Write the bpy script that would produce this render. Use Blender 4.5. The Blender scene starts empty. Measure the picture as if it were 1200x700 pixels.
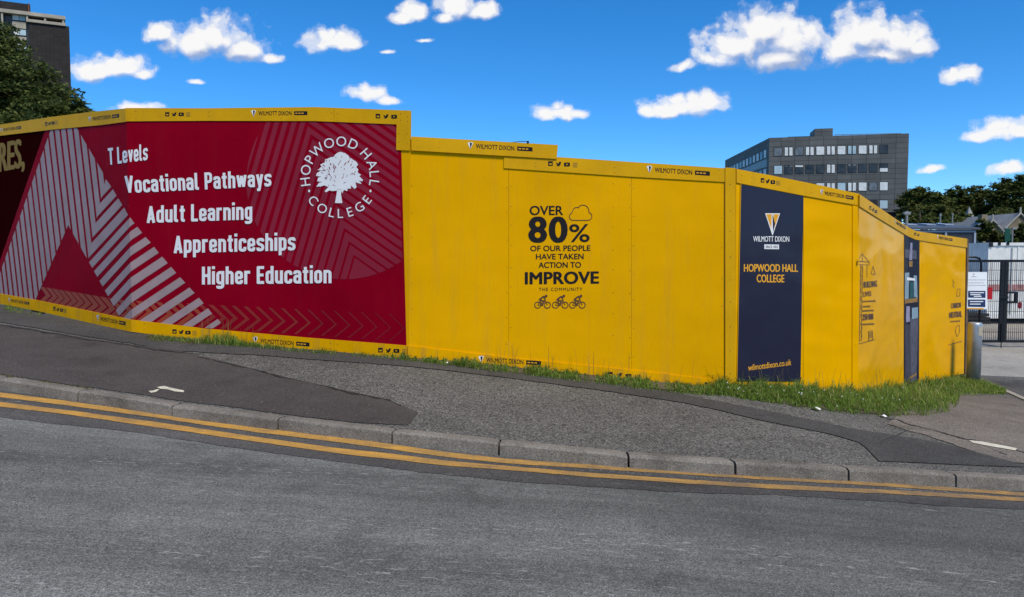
import bpy, math, random
import numpy as np
from mathutils import Vector

random.seed(7)
rng = np.random.default_rng(7)
sc = bpy.context.scene
COL = sc.collection
R = math.radians

# ------------------------------------------------------------------ camera
PW, PH, FOC, HORIZ = 1200.0, 700.0, 870.0, 302.0
CAMZ = 1.6
PITCH = math.atan((PH / 2 - HORIZ) / FOC)
cam = bpy.data.cameras.new('camera'); camo = bpy.data.objects.new('camera', cam); COL.objects.link(camo)
cam.sensor_fit = 'HORIZONTAL'; cam.sensor_width = 36.0; cam.lens = FOC / PW * 36.0
cam.clip_start = 0.1; cam.clip_end = 6000
camo.location = (0, 0, CAMZ); camo.rotation_euler = (math.pi / 2 - PITCH, 0, 0)
sc.camera = camo
sc.view_settings.view_transform = 'Standard'; sc.view_settings.look = 'None'
sc.view_settings.gamma = 1.0; sc.view_settings.exposure = 0.0
sc.view_settings.use_curve_mapping = False
EXPO = 1.45
sc.view_settings.exposure = EXPO
SUN_EL, SUN_AZ = 54.0, 150.0        # azimuth of the sun measured clockwise from +Y
SKY_STR, SUN_STR, SUN_ANG = 0.060, 1.5, 16.0

FW = np.array([0, math.cos(PITCH), -math.sin(PITCH)]); UP = np.array([0, math.sin(PITCH), math.cos(PITCH)])
CAM = np.array([0, 0, CAMZ])
def ray(px, py):
    return FW + np.array([1.0, 0, 0]) * ((px - PW / 2) / FOC) + UP * ((PH / 2 - py) / FOC)
def at(px, py, Y):
    d = ray(px, py); return CAM + d * (Y / d[1])
def project(p):
    v = np.asarray(p, float) - CAM
    d = v @ FW
    return PW / 2 + FOC * v[0] / d, PH / 2 - FOC * (v @ UP) / d

# ------------------------------------------------------------------ node helpers
class NT:
    def __init__(s, tree): s.t = tree; s.n = tree.nodes; s.l = tree.links
    def node(s, typ, **kw):
        n = s.n.new(typ)
        for k, v in kw.items():
            if k.startswith('i_'):
                n.inputs[k[2:].replace('_', ' ')].default_value = v
            else: setattr(n, k, v)
        return n
    def link(s, a, b): s.l.new(a, b)
    def math(s, op, a, b=None, c=None, clamp=False):
        n = s.n.new('ShaderNodeMath'); n.operation = op; n.use_clamp = clamp
        for i, v in enumerate((a, b, c)):
            if v is None: continue
            if isinstance(v, (int, float)): n.inputs[i].default_value = v
            else: s.l.new(v, n.inputs[i])
        return n.outputs[0]
    def vmath(s, op, a, b=None, c=None, out=0):
        n = s.n.new('ShaderNodeVectorMath'); n.operation = op
        for i, v in enumerate((a, b, c)):
            if v is None: continue
            if isinstance(v, (tuple, list)): n.inputs[i].default_value = v
            else: s.l.new(v, n.inputs[i])
        return n.outputs[out]
    def mix(s, fac, a, b, mode='MIX'):
        n = s.n.new('ShaderNodeMix'); n.data_type = 'RGBA'; n.blend_type = mode
        for i, v in ((0, fac), (6, a), (7, b)):
            if isinstance(v, (int, float)): n.inputs[i].default_value = v
            elif isinstance(v, (tuple, list)): n.inputs[i].default_value = tuple(v)[:3] + (1,)
            else: s.l.new(v, n.inputs[i])
        return n.outputs[2]
    def ramp(s, fac, stops, interp='LINEAR'):
        n = s.n.new('ShaderNodeValToRGB'); n.color_ramp.interpolation = interp
        e = n.color_ramp.elements
        while len(e) < len(stops): e.new(0.5)
        for el, (p, c) in zip(e, stops):
            el.position = p; el.color = (c, c, c, 1) if isinstance(c, (int, float)) else tuple(c) + (1,)
        s.l.new(fac, n.inputs[0]); return n.outputs[0]
    def noise(s, vec, scale, detail=3, rough=0.5, dist=0.0):
        n = s.n.new('ShaderNodeTexNoise'); n.inputs['Scale'].default_value = scale
        n.inputs['Detail'].default_value = detail; n.inputs['Roughness'].default_value = rough
        n.inputs['Distortion'].default_value = dist
        if vec is not None: s.l.new(vec, n.inputs['Vector'])
        return n.outputs[0]
    def voro(s, vec, scale, feature='F1', out=0):
        n = s.n.new('ShaderNodeTexVoronoi'); n.feature = feature; n.inputs['Scale'].default_value = scale
        if vec is not None: s.l.new(vec, n.inputs['Vector'])
        return n.outputs[out]
    def mapping(s, vec, scale=(1, 1, 1), rot=(0, 0, 0), loc=(0, 0, 0)):
        n = s.n.new('ShaderNodeMapping')
        n.inputs['Scale'].default_value = scale; n.inputs['Rotation'].default_value = rot
        n.inputs['Location'].default_value = loc
        s.l.new(vec, n.inputs['Vector']); return n.outputs[0]

def lin(r, g, b):
    f = lambda c: (c / 255 / 12.92) if c <= 10 else ((c / 255 + 0.055) / 1.055) ** 2.4
    return (f(r), f(g), f(b))

def new_mat(name):
    m = bpy.data.materials.new(name); m.use_nodes = True
    t = NT(m.node_tree); b = m.node_tree.nodes['Principled BSDF']
    geo = t.node('ShaderNodeNewGeometry')
    return m, t, b, geo.outputs['Position'], geo
def bump(t, b, h, strength=0.3, dist=0.01):
    n = t.node('ShaderNodeBump'); n.inputs['Strength'].default_value = strength
    n.inputs['Distance'].default_value = dist
    t.link(h, n.inputs['Height']); t.link(n.outputs[0], b.inputs['Normal'])

def paint(name, col, rough=0.35, var=0.06, nscale=1.2, spec=0.25, wave=0.0, metal=0.0, dirt=0.0):
    m, t, b, P, g = new_mat(name)
    n = t.noise(P, nscale, 5, 0.6)
    dark = tuple(c * (1 - var * 2.2) for c in col); lite = tuple(min(1, c * (1 + var)) for c in col)
    c = t.mix(t.ramp(n, [(0.3, 0), (0.7, 1)]), dark, lite)
    if dirt:
        st = t.noise(t.mapping(P, (9, 9, 0.8)), 1.0, 4, 0.65)
        c = t.mix(t.math('MULTIPLY', t.ramp(st, [(0.5, 0), (0.75, 1)]), dirt), c, (0.09, 0.08, 0.06))
    t.link(c, b.inputs['Base Color'])
    t.link(t.math('MULTIPLY_ADD', t.noise(P, nscale * 6, 4, 0.7), 0.25, rough - 0.12), b.inputs['Roughness'])
    b.inputs['Specular IOR Level'].default_value = spec; b.inputs['Metallic'].default_value = metal
    if wave:
        h = t.noise(t.mapping(P, (0.8, 0.8, 1.6)), 1.6, 1, 0.4)
        h2 = t.noise(P, 60, 2, 0.5)
        bump(t, b, t.math('MULTIPLY_ADD', h2, 0.004, h), wave, 0.1)
    return m

# ------------------------------------------------------------------ world : sky with fair-weather clouds
world = bpy.data.worlds.new('World'); sc.world = world; world.use_nodes = True
wt = NT(world.node_tree)
bg = world.node_tree.nodes['Background']
sky = wt.node('ShaderNodeTexSky', sky_type='NISHITA'); sky.sun_disc = False
sky.sun_elevation = R(SUN_EL); sky.sun_rotation = R(SUN_AZ)
sky.altitude = 2500; sky.air_density = 1.0; sky.dust_density = 0.0; sky.ozone_density = 4.0
hs = wt.node('ShaderNodeHueSaturation'); hs.inputs['Saturation'].default_value = 1.2; hs.inputs['Value'].default_value = 1.0
wt.link(wt.mix(1.0, sky.outputs[0], (0.80, 0.975, 1.10), 'MULTIPLY'), hs.inputs['Color'])

BLOBS = [  # cloud lobes: centre and half sizes in the picture's directions
 (112,84,34,14),(140,80,36,17),(165,88,16,9),
 (255,44,40,26),(228,52,34,18),(285,58,36,17),(318,66,16,7),(190,38,20,13),
 (388,49,36,15),(380,44,20,12),(412,52,13,10),
 (430,111,24,11),(452,116,20,6),(160,126,34,7),
 (484,14,17,13),(472,22,16,8),(530,8,26,17),(565,15,26,11),(520,20,14,9),
 (655,131,28,11),(680,131,15,8),(640,132,14,9),
 (800,126,42,17),(778,132,30,13),(830,122,22,14),(760,134,16,9),
 (893,38,44,32),(868,58,44,26),(922,52,46,30),(842,72,30,15),(800,79,20,7),(905,72,44,16),
 (1012,46,40,32),(1050,48,40,26),(985,62,34,20),(1078,56,20,15),(1030,66,44,13),
 (1126,91,24,10),(1140,88,12,9),(1166,155,30,14),(1190,152,26,13),(1145,160,16,8),
 (651,124,11,8),(665,126,10,7),(427,105,11,8),(442,107,9,6),(1172,147,15,10),(1160,149,10,7),(128,74,15,10),(150,72,11,8),(385,40,11,8),(398,42,10,7),(792,117,14,10),(812,115,13,10),(1122,86,9,6),
 (1093,198,22,5),(1186,199,20,8),(228,95,10,4),(452,62,10,3),(500,45,10,3),(20,95,40,18),
 (-160,60,80,30),(-320,120,70,22),(1340,70,80,30),(1460,140,60,20),(420,-120,110,40),(760,-160,120,45),  # this row and the next: unseen clouds added outside the frame for reflections
 (200,-190,120,40),(1050,-130,90,35)]
fld = bpy.data.node_groups.new('cloud_field', 'ShaderNodeTree')
fld.interface.new_socket('Vector', in_out='INPUT', socket_type='NodeSocketVector')
fld.interface.new_socket('Field', in_out='OUTPUT', socket_type='NodeSocketFloat')
ft = NT(fld); gi = ft.node('NodeGroupInput'); go = ft.node('NodeGroupOutput')
cur = None
for (bx, by, ba, bb) in BLOBS:
    d = ray(bx, by); u0, v0 = d[0] / d[1], d[2] / d[1]
    a, b_ = ba / FOC * 1.05, bb / FOC * 1.14
    q = ft.vmath('MULTIPLY_ADD', gi.outputs[0], (1 / a, 1 / b_, 0), (-u0 / a, -v0 / b_, 0))
    q2 = ft.vmath('MULTIPLY', q, (1, 1.4, 0))
    q = ft.vmath('MINIMUM', q, q2)
    ln = ft.vmath('LENGTH', q, out=1)
    k = ft.math('SUBTRACT', 1.0, ln)
    cur = k if cur is None else ft.math('SMOOTH_MAX', cur, k, 0.12)
ft.link(cur, go.inputs[0])
tc = wt.node('ShaderNodeTexCoord')
sep = wt.node('ShaderNodeSeparateXYZ'); wt.link(tc.outputs['Generated'], sep.inputs[0])
ay = wt.math('MAXIMUM', wt.math('ABSOLUTE', sep.outputs[1]), 0.05)
cmb = wt.node('ShaderNodeCombineXYZ')
wt.link(wt.math('DIVIDE', sep.outputs[0], ay), cmb.inputs[0]); wt.link(wt.math('DIVIDE', sep.outputs[2], ay), cmb.inputs[1])
uv = cmb.outputs[0]
def density(vec):
    warp = wt.node('ShaderNodeTexNoise'); warp.inputs['Scale'].default_value = 14; warp.inputs['Detail'].default_value = 4
    wt.link(vec, warp.inputs['Vector'])
    wv = wt.vmath('MULTIPLY', wt.vmath('SUBTRACT', warp.outputs['Color'], (0.5, 0.5, 0.5)), (0.030, 0.022, 0))
    v2 = wt.vmath('ADD', vec, wv)
    g = wt.node('ShaderNodeGroup'); g.node_tree = fld; wt.link(v2, g.inputs[0])
    b1 = wt.voro(v2, 34, 'SMOOTH_F1'); b2 = wt.voro(v2, 80, 'SMOOTH_F1')
    f3 = wt.noise(v2, 55, 7, 0.60)
    bil = wt.math('MULTIPLY_ADD', b1, -0.85, 0.46)
    bil = wt.math('ADD', bil, wt.math('MULTIPLY_ADD', b2, -0.55, 0.28))
    bil = wt.math('ADD', bil, wt.math('MULTIPLY_ADD', f3, 0.85, -0.40))
    f4 = wt.noise(v2, 150, 5, 0.6)
    bil = wt.math('ADD', bil, wt.math('MULTIPLY_ADD', f4, 0.38, -0.19))
    return wt.math('ADD', g.outputs[0], bil), g.outputs[0]
d0, F0 = density(uv)
d1, F1 = density(wt.vmath('ADD', uv, (-0.005, 0.010, 0)))
d2, F2 = density(wt.vmath('ADD', uv, (-0.010, 0.032, 0)))
alpha = wt.ramp(d0, [(0.0, 0), (0.18, 0.12), (0.40, 0.60), (0.75, 1)], 'EASE')
lit = wt.math('ADD', wt.math('MULTIPLY', wt.math('SUBTRACT', d0, d1), 0.75), wt.math('MULTIPLY', wt.math('SUBTRACT', F0, F2), 0.80))
lit = wt.math('MULTIPLY_ADD', lit, 1.0, 0.37, clamp=True)
K = 1.0 / (SKY_STR * 2 ** EXPO)
ccol = wt.ramp(lit, [(0.0, lin(158, 178, 216)), (0.28, lin(196, 207, 232)), (0.52, lin(230, 233, 244)), (0.85, lin(252, 251, 251))])
csc = wt.vmath('SCALE', ccol); csc.node.inputs['Scale'].default_value = K * 0.98
skyc = wt.mix(alpha, hs.outputs[0], csc)
wt.link(skyc, bg.inputs['Color']); bg.inputs['Strength'].default_value = SKY_STR
world.cycles.sampling_method = 'MANUAL'; world.cycles.sample_map_resolution = 512

# ------------------------------------------------------------------ sun
sl = bpy.data.lights.new('sun', 'SUN'); sl.energy = SUN_STR; sl.angle = R(SUN_ANG); sl.color = (1.0, 0.91, 0.74)
so = bpy.data.objects.new('sun', sl); COL.objects.link(so)
sd = Vector((math.sin(R(SUN_AZ)) * math.cos(R(SUN_EL)), math.cos(R(SUN_AZ)) * math.cos(R(SUN_EL)), math.sin(R(SUN_EL))))
so.rotation_euler = sd.to_track_quat('Z', 'Y').to_euler(); so.location = (-20, -20, 30)

# ------------------------------------------------------------------ object helpers
def mesh_obj(name, verts, faces, mats, parent=None, fm=None, smooth=False):
    off = np.array(parent.location) if parent is not None else np.zeros(3)
    if parent is not None and parent.parent is not None: off = off + np.array(parent.parent.location)
    V = [tuple(np.asarray(v, float) - off) for v in verts]
    me = bpy.data.meshes.new(name); me.from_pydata(V, [], [tuple(f) for f in faces])
    if not isinstance(mats, (list, tuple)): mats = [mats]
    for m in mats: me.materials.append(m)
    if fm is not None: me.polygons.foreach_set('material_index', list(fm))
    if smooth: me.polygons.foreach_set('use_smooth', [True] * len(me.polygons))
    me.update()
    o = bpy.data.objects.new(name, me); COL.objects.link(o)
    if parent is not None: o.parent = parent
    return o
def thing(name, label, cat, loc=(0, 0, 0), group=None):
    o = bpy.data.objects.new(name, None); COL.objects.link(o); o.location = tuple(float(c) for c in loc)
    o.empty_display_size = 0.2
    o['label'] = label; o['category'] = cat
    if group: o['group'] = group
    return o
def tag(o, label, cat, group=None):
    o['label'] = label; o['category'] = cat
    if group: o['group'] = group
    return o
def struct(o): o['kind'] = 'structure'; return o

class MB:
    def __init__(s): s.v = []; s.f = []; s.m = []
    def add(s, verts, faces, mi=0):
        n = len(s.v); s.v += [np.asarray(v, float) for v in verts]
        s.f += [tuple(i + n for i in f) for f in faces]; s.m += [mi] * len(faces)
    def poly(s, pts, mi=0): s.add(pts, [tuple(range(len(pts)))], mi)
    def box(s, lo, hi, mi=0):
        x0, y0, z0 = lo; x1, y1, z1 = hi
        s.add([(x0,y0,z0),(x1,y0,z0),(x1,y1,z0),(x0,y1,z0),(x0,y0,z1),(x1,y0,z1),(x1,y1,z1),(x0,y1,z1)],
              [(3,2,1,0),(4,5,6,7),(0,1,5,4),(1,2,6,5),(2,3,7,6),(3,0,4,7)], mi)
    def prism(s, front, back, mi=0):
        n = len(front)
        s.add(list(front) + list(back), [tuple(range(n)), tuple(range(2*n-1, n-1, -1))] +
              [(i, i + n, (i + 1) % n + n, (i + 1) % n) for i in range(n)], mi)
    def tube(s, pts, rad, seg=10, mi=0, caps=True):
        pts = [np.asarray(p, float) for p in pts]
        rs = rad if isinstance(rad, (list, tuple)) else [rad] * len(pts)
        rings = []; base = len(s.v)
        for i, p in enumerate(pts):
            d = pts[min(i + 1, len(pts) - 1)] - pts[max(i - 1, 0)]; d = d / (np.linalg.norm(d) + 1e-9)
            a = np.cross(d, [0, 0, 1.0] if abs(d[2]) < 0.9 else [1.0, 0, 0]); a /= np.linalg.norm(a); b = np.cross(d, a)
            rings.append([p + rs[i] * (math.cos(2*math.pi*k/seg) * a + math.sin(2*math.pi*k/seg) * b) for k in range(seg)])
        vs = [v for r in rings for v in r]; fs = []
        for i in range(len(pts) - 1):
            for k in range(seg):
                k2 = (k + 1) % seg
                fs.append((i*seg+k, i*seg+k2, (i+1)*seg+k2, (i+1)*seg+k))
        if caps: fs += [tuple(range(seg-1, -1, -1)), tuple(range((len(pts)-1)*seg, len(pts)*seg))]
        s.add(vs, fs, mi)
    def build(s, name, mats, parent=None, smooth=False):
        return mesh_obj(name, s.v, s.f, mats, parent, s.m, smooth)

# ------------------------------------------------------------------ terrain
CTRL_PX = [(0,358,12.07),(153,390,9.67),(300,405,9.2),(477,420,8.7),(660,437,8.7),(850,456,8.7),(1007,462,9.67),
           (1064,452,12.2),(1130,440,14.25),
           (0,440,7.2),(213,472,6.75),(465,503,6.2),(734,530,6.0),(984,545,6.15),(1200,557,6.5),(1170,407,21.0)]
CT = [tuple(at(*c)) for c in CTRL_PX]
CT += [(0,3,CAMZ-1.50),(-5,3,CAMZ-1.10),(5,3,CAMZ-1.93),(0,-4,CAMZ-1.48),(-8,-4,CAMZ-0.85),(8,-4,CAMZ-2.2),
       (-14,7,CAMZ-0.5),(14,9,CAMZ-2.45),(-16,16,CAMZ-0.3),(12,25,CAMZ-2.1),(22,22,CAMZ-2.3),(0,25,CAMZ-1.6),
       (-22,-8,CAMZ-0.2),(22,-8,CAMZ-2.9),(24,10,CAMZ-2.8),(18,36,CAMZ-1.9),(-15,36,CAMZ-0.6)]
CT = np.array(CT)
def _phi(r2): return np.where(r2 > 1e-12, 0.5 * r2 * np.log(np.maximum(r2, 1e-12)), 0)
_n = len(CT)
_A = np.zeros((_n + 3, _n + 3))
_A[:_n, :_n] = _phi(((CT[:, None, :2] - CT[None, :, :2]) ** 2).sum(-1)) + np.eye(_n) * 0.15
_A[:_n, _n] = 1; _A[:_n, _n+1:] = CT[:, :2]; _A[_n, :_n] = 1; _A[_n+1:, :_n] = CT[:, :2].T
_W = np.linalg.solve(_A, np.concatenate([CT[:, 2], [0, 0, 0]]))
def T(x, y):
    x = np.asarray(x, float); y = np.asarray(y, float); sh = x.shape
    p = np.stack([x.ravel(), y.ravel()], -1)
    z = _phi(((p[:, None, :] - CT[None, :, :2]) ** 2).sum(-1)) @ _W[:_n] + _W[_n] + p @ _W[_n+1:]
    r = np.hypot(p[:, 0], p[:, 1] - 8)
    w = np.clip((r - 26) / 22, 0, 1); w = w * w * (3 - 2 * w)
    far = CAMZ - 2.0 + 0.045 * np.clip(p[:, 1] - 38, 0, 130)
    z = z * (1 - w) + far * w
    return z.reshape(sh) if sh else float(z[0])
def ground(px, py, lvl=0.0):
    """where the sight line through a picture point meets the ground (vectorised)"""
    px = np.atleast_1d(np.asarray(px, float)); py = np.atleast_1d(np.asarray(py, float))
    D = FW[None] + np.array([1.0, 0, 0])[None] * ((px - PW/2) / FOC)[:, None] + UP[None] * ((PH/2 - py) / FOC)[:, None]
    lo = np.full(len(px), 1.5); hi = np.full(len(px), 60.0)
    ts = np.geomspace(1.5, 60, 60); found = np.zeros(len(px), bool)
    for a, b in zip(ts[:-1], ts[1:]):
        q = CAM + D * b; below = q[:, 2] < T(q[:, 0], q[:, 1]) + lvl
        new = below & ~found; lo[new] = a; hi[new] = b; found |= below
    for _ in range(26):
        m = (lo + hi) / 2; q = CAM + D * m[:, None]
        below = q[:, 2] < T(q[:, 0], q[:, 1]) + lvl
        hi = np.where(below, m, hi); lo = np.where(below, lo, m)
    return CAM + D * ((lo + hi) / 2)[:, None]
def interp(poly, xs):
    p = np.array(poly, float); return np.interp(xs, p[:, 0], p[:, 1])
def sheet(name, A, B, mat, nu, nv, lvl, parent=None, zfun=True):
    """sheet lying on the ground between two plan polylines A and B (same number of points)"""
    A = np.asarray(A)[:, :2]; B = np.asarray(B)[:, :2]
    vs = []; fs = []
    for j in range(nv + 1):
        P = A + (B - A) * (j / nv)
        z = T(P[:, 0], P[:, 1]) + lvl
        vs += [(P[i, 0], P[i, 1], z[i]) for i in range(len(P))]
    n = len(A)
    for j in range(nv):
        for i in range(n - 1):
            fs.append((j*n+i, j*n+i+1, (j+1)*n+i+1, (j+1)*n+i))
    return mesh_obj(name, vs, fs, mat, parent, smooth=True)
def px_sheet(name, lower, upper, mat, lvl, n=80, nv=4, jit=0.0, base=0.0):
    xs0 = np.linspace(lower[0][0], lower[-1][0], n); xs1 = np.linspace(upper[0][0], upper[-1][0], n)
    def rough_edge():
        k = np.linspace(0, 1, n); e_ = rng.normal(0, 1, n)
        for fq, am in ((9, 1.0), (23, .7)): e_ = e_ * .6 + am * np.interp(k, np.linspace(0, 1, fq), rng.normal(0, 1, fq))
        return e_ * jit
    j0 = rough_edge(); j1 = rough_edge()
    A = ground(xs0, interp(lower, xs0) + j0, base); B = ground(xs1, interp(upper, xs1) + j1, base)
    return sheet(name, A, B, mat, n, nv, lvl)

# ------------------------------------------------------------------ ground materials
def asphalt(name, c0, c1, speck=0.5, patchs=0.35, streak=0.0, rough=0.9, grain=140, bstr=0.5, tint=None):
    m, t, b, P, g = new_mat(name)
    big = t.noise(P, patchs, 6, 0.65); mid = t.noise(P, 3.1, 6, 0.7)
    f = t.math('ADD', t.math('MULTIPLY', big, 0.75), t.math('MULTIPLY', mid, 0.35))
    c = t.mix(t.ramp(f, [(0.38, 0), (0.70, 1)]), c0, c1)
    v = t.voro(P, grain, 'F1', 1)
    sepc = t.node('ShaderNodeSeparateColor'); t.link(v, sepc.inputs[0])
    sv = t.ramp(sepc.outputs[0], [(0.0, 1 - speck), (0.5, 1.0), (0.9, 1.0 + speck * 0.5), (1.0, 1.0 + speck * 1.7)])
    c = t.mix(1.0, c, sv, 'MULTIPLY')
    fn = t.noise(P, 55, 5, 0.8)
    c = t.mix(1.0, c, t.ramp(fn, [(0.3, 0.72), (0.7, 1.24)]), 'MULTIPLY')
    # stains: small dark blots and old spills
    bl = t.noise(P, 1.7, 3, 0.55, 0.6)
    c = t.mix(1.0, c, t.ramp(bl, [(0.30, 0.80), (0.42, 1.0)]), 'MULTIPLY')
    if streak:
        sp = t.mapping(P, (0.16, 1.9, 1), (0, 0, R(5)))
        s1 = t.noise(sp, 1.1, 5, 0.6)
        c = t.mix(1.0, c, t.ramp(s1, [(0.32, 1 - streak), (0.68, 1 + streak)]), 'MULTIPLY')
        s0 = t.noise(t.mapping(P, (0.03, 1.05, 1), (0, 0, R(4)), (0, .35, 0)), 1.0, 2, 0.5)
        c = t.mix(1.0, c, t.ramp(s0, [(0.35, .84), (0.62, 1.14)]), 'MULTIPLY')
        s2 = t.noise(t.mapping(P, (1.2, 16, 1), (0, 0, R(5))), 1.0, 4, 0.7)
        c = t.mix(1.0, c, t.ramp(s2, [(0.3, 1 - streak * .6), (0.7, 1 + streak * .6)]), 'MULTIPLY')
        # pale scuffs polished by tyres, in broken bands along the carriageway
        sc1 = t.noise(t.mapping(P, (7, 30, 1), (0, 0, R(20))), 1.0, 4, 0.75)
        band = t.noise(t.mapping(P, (0.10, 1.6, 1), (0, 0, R(5)), (3.1, 0.4, 0)), 1.0, 2, 0.5)
        k = t.math('MULTIPLY', t.ramp(sc1, [(0.58, 0), (0.66, 1)]), t.ramp(band, [(0.50, 0), (0.60, 0.75)]))
        c = t.mix(k, c, (0.40, 0.395, 0.385))
        oil = t.voro(t.mapping(P, (0.7, 1, 1)), 0.9, 'F1', 0)
        c = t.mix(t.ramp(oil, [(0.0, 0.75), (0.022, 0.5), (0.032, 0)]), c, (0.02, 0.02, 0.02))
    t.link(c, b.inputs['Base Color']); b.inputs['Roughness'].default_value = rough
    b.inputs['Specular IOR Level'].default_value = 0.2
    h = t.math('ADD', t.voro(P, grain * 0.8), t.math('MULTIPLY', fn, 0.8))
    bump(t, b, h, bstr, 0.006)
    return m
M_road = asphalt('road_asphalt', (0.114, 0.114, 0.105), (0.184, 0.183, 0.168), 0.55, 0.30, 0.22, 0.88, 160, 0.7)
M_roadedge = asphalt('road_edge_asphalt', (0.058, 0.055, 0.052), (0.092, 0.087, 0.082), 0.4, 0.6, 0.14, 0.9, 120, 0.5)
M_pave = asphalt('pavement_asphalt', (0.092, 0.088, 0.079), (0.140, 0.134, 0.121), 0.75, 0.5, 0.0, 0.92, 90, 0.9)
M_pavedark = asphalt('dark_pavement_patch', (0.056, 0.049, 0.045), (0.082, 0.072, 0.066), 0.35, 0.7, 0.0, 0.92, 140, 0.4)
M_trench = asphalt('trench_reinstatement', (0.050, 0.048, 0.045), (0.078, 0.075, 0.070), 0.5, 0.8, 0.0, 0.92, 130, 0.45)
M_brownpave = asphalt('brown_pavement', (0.12, 0.105, 0.09), (0.19, 0.165, 0.14), 0.4, 0.6, 0.0, 0.92, 90, 0.5)
M_yard = asphalt('yard_concrete', (0.26, 0.24, 0.205), (0.38, 0.35, 0.305), 0.25, 0.5, 0.0, 0.92, 60, 0.3)
M_kerb = asphalt('kerb_concrete', (0.130, 0.115, 0.096), (0.235, 0.212, 0.181), 0.35, 2.2, 0.0, 0.92, 160, 0.45)
M_soil = asphalt('soil', (0.075, 0.062, 0.045), (0.13, 0.11, 0.08), 0.4, 1.0, 0.0, 0.95, 60, 0.8)
M_land = asphalt('rough_land', (0.06, 0.075, 0.035), (0.12, 0.13, 0.07), 0.3, 0.05, 0.0, 0.95, 20, 0.3)

# ------------------------------------------------------------------ ground, road, kerb, pavement
radii = list(np.concatenate([np.linspace(0, 60, 31), np.geomspace(66, 2500, 26)]))
gv = [(0, 8, T(0, 8) - 0.3)]; gf = []
NS = 72
for ri, r in enumerate(radii[1:]):
    a = np.arange(NS) / NS * 2 * math.pi
    X = r * np.cos(a); Yy = 8 + r * np.sin(a); Z = T(X, Yy) - 0.3
    gv += list(zip(X, Yy, Z))
for k in range(NS): gf.append((0, 1 + k, 1 + (k + 1) % NS))
for ri in range(len(radii) - 2):
    for k in range(NS):
        a = 1 + ri*NS + k; b = 1 + ri*NS + (k+1) % NS
        gf.append((a, a + NS, b + NS, b))
struct(mesh_obj('ground', gv, gf, M_land, smooth=True))

KERB_PX = [(-60,431),(0,440),(100,455),(213,472),(335,487.5),(465,503),(587,515),(734,530),(855,538),(984,545.5),(1107,551.5),(1200,557),(1280,561)]
kb = ground([p[0] for p in KERB_PX], [p[1] for p in KERB_PX])[:, :2]
d0v = (kb[0] - kb[1]) / np.linalg.norm(kb[0] - kb[1]); d1v = (kb[-1] - kb[-2]) / np.linalg.norm(kb[-1] - kb[-2])
kb = np.vstack([kb[0] + d0v * 22, kb, kb[-1] + d1v * 24])
def resample(P, step):
    P = np.asarray(P); L = np.r_[0, np.cumsum(np.linalg.norm(np.diff(P, axis=0), axis=1))]
    n = max(2, int(L[-1] / step)); s = np.linspace(0, L[-1], n)
    return np.stack([np.interp(s, L, P[:, i]) for i in range(P.shape[1])], -1)
def smoothline(P, it=6):
    P = P.copy()
    for _ in range(it): P[1:-1] = 0.25 * P[:-2] + 0.5 * P[1:-1] + 0.25 * P[2:]
    return P
kbk = smoothline(resample(kb, 0.2), 8)
def normals2(P):
    t_ = np.gradient(P, axis=0); t_ /= np.linalg.norm(t_, axis=1)[:, None]
    return np.stack([-t_[:, 1], t_[:, 0]], -1)       # left normal: points away from the camera
nk = normals2(kbk)
KW, KH = 0.127, 0.098
kfront = kbk - nk * KW
struct(sheet('road', kfront + nk * 0.02, np.stack([kfront[:, 0] * 1.0, np.full(len(kfront), -9.0)], -1), M_road, 0, 60, -KH - 0.004))
WALLX = np.array([(-30, 19.0), (-12, 13.2), (-7.2, 11.0), (-4.97, 9.9), (-1.24, 8.9), (2.6, 8.9), (4.6, 9.9), (6.6, 12.5), (8.8, 14.4), (12, 15.0), (32, 16)])
back = np.stack([kbk[:, 0], np.interp(kbk[:, 0], WALLX[:, 0], WALLX[:, 1])], -1)
struct(sheet('pavement', kbk - nk * 0.01, back, M_pave, 0, 40, -0.003))

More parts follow.
